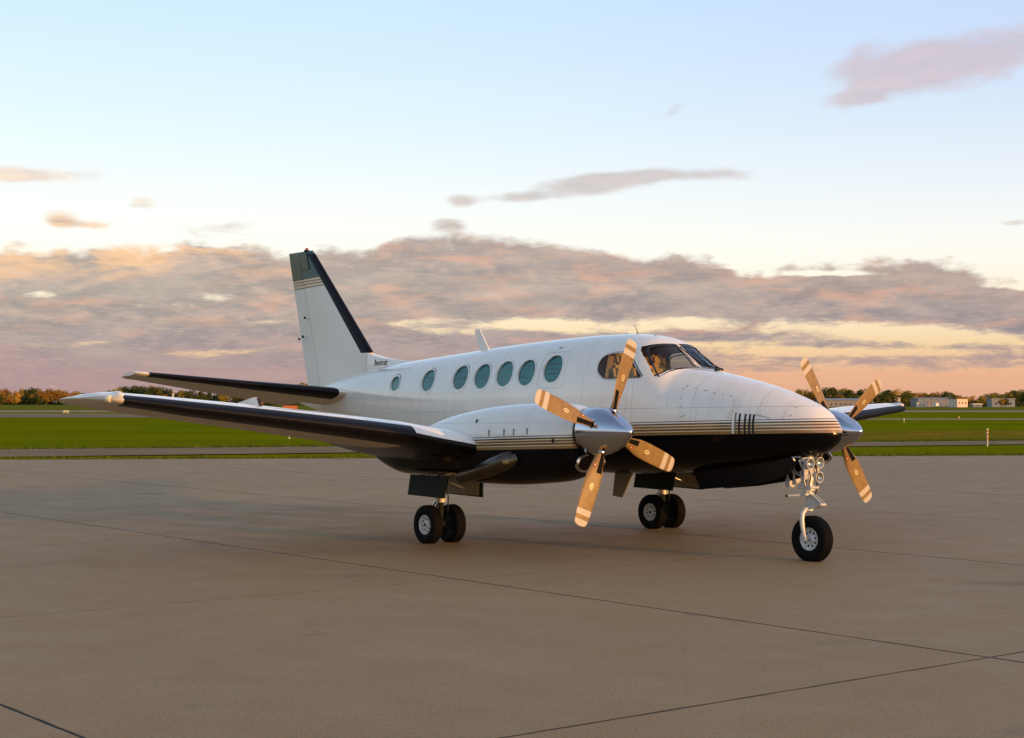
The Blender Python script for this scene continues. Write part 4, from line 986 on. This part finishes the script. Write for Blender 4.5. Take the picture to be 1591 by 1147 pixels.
# top of the tree line (u, v) read along the horizon; used for heights only
TL = [(-120, 600), (0, 602), (25, 606), (45, 601), (60, 602), (78, 604), (100, 604), (125, 608), (150, 612), (190, 600), (210, 597), (225, 600), (240, 596), (262, 604), (300, 606), (340, 610), (400, 606), (440, 600), (463, 592), (490, 602), (600, 606), (900, 604), (1190, 606),
      (1215, 603), (1228, 607), (1243, 605), (1262, 606), (1290, 599), (1312, 603), (1330, 605), (1350, 603), (1362, 607), (1380, 606), (1394, 603), (1405, 606), (1421, 607), (1436, 610), (1456, 609), (1474, 608), (1490, 613), (1512, 614), (1530, 613), (1545, 610), (1560, 610), (1578, 603), (1591, 606), (1700, 604)]
def topv(u):
    for (a, p), (b, q) in zip(TL, TL[1:]):
        if a <= u <= b: return p+(q-p)*(u-a)/(b-a)
    return 606
def spotname(u, v):
    if u < 0: return 'beyond the left edge'
    if u < 95: return 'left of the near wing tip'
    if u < 190: return 'behind the near wing tip'
    if u < 330: return 'between near wing and tailplane'
    if u < 480: return 'behind the tailplane'
    if u < 1205: return 'hidden behind the airplane'
    if u < 1262: return 'left of the upright far blade'
    if u < 1335: return 'between the two far upper blades'
    if u < 1412: return 'above the far wing'
    if u < 1484: return 'behind the long blue grey hangar'
    if u < 1540: return 'between pink building and grey house'
    return 'at the right end of the row'
ORD = ['first', 'second', 'third', 'fourth', 'fifth', 'sixth', 'seventh', 'eighth', 'ninth', 'tenth', 'eleventh', 'twelfth', 'thirteenth', 'fourteenth', 'fifteenth', 'sixteenth', 'seventeenth', 'eighteenth', 'nineteenth', 'twentieth']
rnd = random.Random(12); trees = []
u = -110.0
while u < 1690:
    hid = 500 < u < 1190
    k = rnd.random()
    if u < 118: kind = 'rust orange' if k < .5 else ('golden yellow' if k < .62 else ('dark green' if k < .82 else 'olive green'))
    elif u < 400: kind = 'dark green' if k < .66 else ('olive green' if k < .85 else 'rust orange')
    elif u < 1200: kind = ['dark green', 'olive green', 'rust orange', 'golden yellow'][int(k*4)]
    else: kind = 'olive green' if k < .34 else ('dark green' if k < .66 else ('rust orange' if k < .80 else 'golden yellow'))
    trees.append((u, kind, rnd.uniform(870, 930), rnd.uniform(.92, 1.04), rnd.randrange(4)))
    if rnd.random() < .5 and not hid: trees.append((u+rnd.uniform(-8, 8), rnd.choice(list(KIND)) if u > 1200 or u < 118 else 'dark green', rnd.uniform(840, 862), rnd.uniform(.55, .72), rnd.randrange(4)))
    u += rnd.uniform(9, 17) if not hid else rnd.uniform(20, 34)
trees += [(254, 'rust orange', 800, .62, 1), (120, 'olive green', 880, 1.0, 2), (1381, 'dark green', 820, 1.02, 1), (1373, 'dark green', 815, .8, 3), (1556, 'rust orange', 800, .62, 2), (1563, 'dark green', 805, .6, 0), (1504, 'golden yellow', 860, .8, 1), (1511, 'rust orange', 850, .7, 2), (1303, 'rust orange', 835, .65, 0)]
trees.sort(); cnt_ = {}
for u, kind, d, hk, var in trees:
    h = (1.84+(625.3+.002*(u-795)-topv(u))*d/2479)*hk; sp = spotname(u, 0); key = (kind, sp); cnt_[key] = cnt_.get(key, 0)+1
    size = 'low' if hk < .75 else 'tall'
    key2 = (size, kind, sp); cnt_[key2] = cnt_.get(key2, 0)+1; nth = ORD[min(19, cnt_[key2]-1)]
    T_ = empty('tree', at(u, d, -.08)); tag(T_, f'{nth} {size} {kind} tree {sp}', 'tree', 'trees along the far edge of the airfield')
    sc = h/9.9; ws = sc*rnd.uniform(.95, 1.25); T_.scale = (ws, ws, sc); T_.rotation_euler = (0, 0, rnd.uniform(0, 6.28))
    link('crown', CR[kind][var], T_); link('trunk', TR[var % 3], T_)
# dark undergrowth closing the foot of the tree line
def hedge():
    rnd = random.Random(5); vs = []; fs = []
    for _ in range(15000):
        u = rnd.uniform(-140, 1720); d = rnd.uniform(900, 960); p = at(u, d, abs(rnd.gauss(0, 1.5))-.1); e = rnd.uniform(.4, 1.0); o = len(vs)
        a = Vector((rnd.gauss(0, 1), rnd.gauss(0, 1), rnd.gauss(0, 1))).normalized(); b2 = a.orthogonal().normalized()
        for k in range(4): q = PI/2*k; vs.append(tuple(p+(a*math.cos(q)+b2*math.sin(q))*e))
        fs.append((o, o+1, o+2, o+3))
    me = bpy.data.meshes.new('undergrowth'); me.from_pydata(vs, [], fs); me.materials.append(KIND['dark green']); return tag(link('undergrowth', me), 'dark undergrowth closing the foot of the distant tree line', 'undergrowth', kind='stuff')
hedge()
M_grw = mat('blue_grey_cladding', (.20, .225, .25), .6, vary=(.3, .12)); M_pink = mat('cream_wall', (.62, .52, .42), .7); M_roof = mat('dark_red_roof', (.10, .035, .025), .7)
M_gl = mat('window_glass', (.03, .03, .035), .1); M_roof2 = mat('grey_roof', (.22, .21, .20), .6); M_vw = mat('van_white', (.75, .72, .66), .3, 0, .5)
def building(name, u0, u1, d, h, dep, wallm, roofm, label, cat, nwin=0, winh=(.35, .62), pitch=0.0, doors=0, yaw=0.0):
    a, b = at(u0, d), at(u1, d); w = (b-a).length; e = (b-a).normalized(); back = Vector((fx, fy, 0)); R0 = empty(name, (a+b)/2+Vector((0, 0, -.08))); R0.rotation_euler = (0, 0, math.atan2(e.y, e.x)+yaw)
    tag(R0, label, cat)
    mb = MB(); mb.box((0, dep/2, h/2), (w, dep, h)); mb.build('wall', wallm, R0)
    mb = MB()
    if pitch: mb.prism([(-w/2-.3, -.4, h-.05), (-w/2-.3, dep/2, h+pitch), (-w/2-.3, dep+.4, h-.05)], (w+.6, 0, 0))
    else: mb.box((0, dep/2, h+.2), (w+.5, dep+.5, .4))
    mb.build('roof', roofm, R0)
    for k in range(nwin):
        x = -w/2+w*(k+.5+.0)/nwin*.86+w*.07; mb = MB(); mb.box((x, -.03, h*sum(winh)/2), (w/nwin*.34, .06, h*(winh[1]-winh[0])), bev=.0); f_ = mb.build('window', wallm, R0)
        mb = MB(); mb.box((x, -.07, h*sum(winh)/2), (w/nwin*.28, .04, h*(winh[1]-winh[0])*.85)); mb.build('pane', M_gl, f_)
    for k in range(doors):
        x = -w/2+w*(k+.5)/doors; mb = MB(); mb.box((x, -.04, h*.36), (w/doors*.55, .08, h*.72)); mb.build('hangar_door', M_roof2, R0)
        mb = MB(); mb.box((x+w/doors*.34, -.05, h*.5), (.25, .1, h)); mb.build('pilaster', M_roof2, R0)
    return R0
building('hangar', 1276, 1345, 815, 3.4, 14, M_roof2, M_roof2, 'long low grey hangar between the far propeller blades', 'hangar', 8, (.25, .5), .9)
building('hangar', 1427, 1484, 810, 4.3, 16, M_grw, M_roof2, 'long blue grey hangar right of the far wing tip', 'hangar', 0, pitch=.5, doors=5)
building('office_building', 1484.6, 1506, 760, 4.0, 6, M_pink, M_roof, 'small pink lit building with three windows and dark red roof', 'building', 3, (.42, .64), yaw=.45)
building('shed', 1425.5, 1439, 770, 2.0, 5, M_pink, M_pink, 'low cream shed in front of the blue grey hangar', 'shed', 2, (.2, .5), yaw=-.1)
building('house', 1541, 1577, 830, 4.2, 9, M_grw, M_roof2, 'grey house half hidden by trees near the right edge', 'house', 4, (.3, .55))
building('shed', 1512, 1526, 800, 1.4, 4, M_grw, M_vw, 'low dark shed with white roof right of the pink lit building', 'shed', 1)
building('barn', 1375, 1399, 835, 4.6, 9, M_pink, M_roof2, 'pale barn roof showing just above the far wing', 'barn', 3)
# parked van in front of the hangar
V = empty('parked_van', at(1457, 765, -.06)); tag(V, 'white van parked in front of the blue grey hangar', 'van'); V.rotation_euler = (0, 0, YAW-PI/2+.5)
mb = MB(); mb.prism([(-1.9, -.9, .4), (1.7, -.9, .4), (1.9, -.9, 1.0), (1.35, -.9, 1.25), (1.0, -.9, 2.0), (-1.9, -.9, 2.05)], (0, 1.8, 0)); mb.build('body', M_vw, V)
mb = MB(); mb.box((1.19, 0, 1.6), (.05, 1.5, .6), Matrix.Rotation(-.4, 3, 'Y').to_euler()); mb.box((.55, -.92, 1.55), (.7, .04, .5)); mb.build('window', M_gl, V)
for x in (-1.2, 1.15):
    for y in (-.85, .85): mb = MB(); mb.lathe([(-.1, .02), (-.1, .33), (.1, .33), (.1, .02)], (x, y, .33), 'Y', 14); mb.build('wheel', M_rubber, V)
# striped marker post at the path
M_or = mat('orange_band', (.48, .13, .03), .5); M_cr = mat('cream_band', (.55, .50, .38), .5)
def marker(x, y, h, label, r=.055):
    R0 = empty('marker_post', (x, y, -.08)); tag(R0, label, 'marker post')
    mb = MB(); mb.lathe([(0, r*.75), (h*.40, r*.75)], (0, 0, 0), 'Z', 12, caps=(True, True)); mb.build('stem', M_cr, R0)
    for k in range(6):
        a, b = h*(.40+.1*k), h*(.50+.1*k); mb = MB(); mb.lathe([(a, r), (b-.002, r)], (0, 0, 0), 'Z', 12, caps=(True, True)); mb.build('band', M_or if k % 2 == 0 else M_cr, R0)
    return R0
marker(-30.02, 46.56, .80, 'orange and cream banded marker post on the grass at the far right', .045)
def taxi_light(p, label, col=M_or):
    R0 = empty('taxiway_light', (p[0], p[1], -.06)); R0.scale = (.6, .6, .75); tag(R0, label, 'taxiway light', 'small lights along the taxiways')
    mb = MB(); mb.lathe([(0, .12), (.03, .12), (.05, .04), (.32, .04)], (0, 0, 0), 'Z', 10, caps=(True, True)); mb.build('stake', col, R0)
    mb = MB(); mb.lathe([(.32, .09), (.42, .10), (.50, .07), (.52, .01)], (0, 0, 0), 'Z', 10, caps=(True, False)); mb.build('lamp', M_lens, R0)
taxi_light((-97.2, 137.7), 'small orange taxiway light right of the far wing below the pink lit building')
taxi_light((-85.0, 112.0), 'small taxiway light nearest below the far wing tip', M_cr)
taxi_light((-59.3, 28.1), 'small taxiway light under the near wing in front of the tail', M_cr)
taxi_light((-30.5, 61.5), 'small taxiway light on the grass beyond the banded marker post')
for p, label, w_, h_, m_ in ((at(103, 250), 'small low cream marker board by the taxiway left of the near wing tip', .9, .55, M_cr), (at(451, 330), 'orange airfield sign board in front of the tail', 3.0, 1.2, M_or), (at(404, 420), 'orange and white board right of the white fairing on the near wing', 1.6, 3.0, M_or), (at(269, 700), 'tall pale mast board among the dark trees', .9, 6.0, M_cr)):
    R0 = empty('airfield_sign', p+Vector((0, 0, -.06))); tag(R0, label, 'sign'); R0.rotation_euler = (0, 0, YAW-PI/2)
    mb = MB(); mb.box((0, 0, h_*.65), (w_, .12, h_*.6), bev=.02); mb.build('board', m_, R0)
    for s in (-1, 1): mb = MB(); mb.box((s*w_*.35, 0, h_*.2), (.08, .08, h_*.4)); mb.build('leg', M_cr, R0)
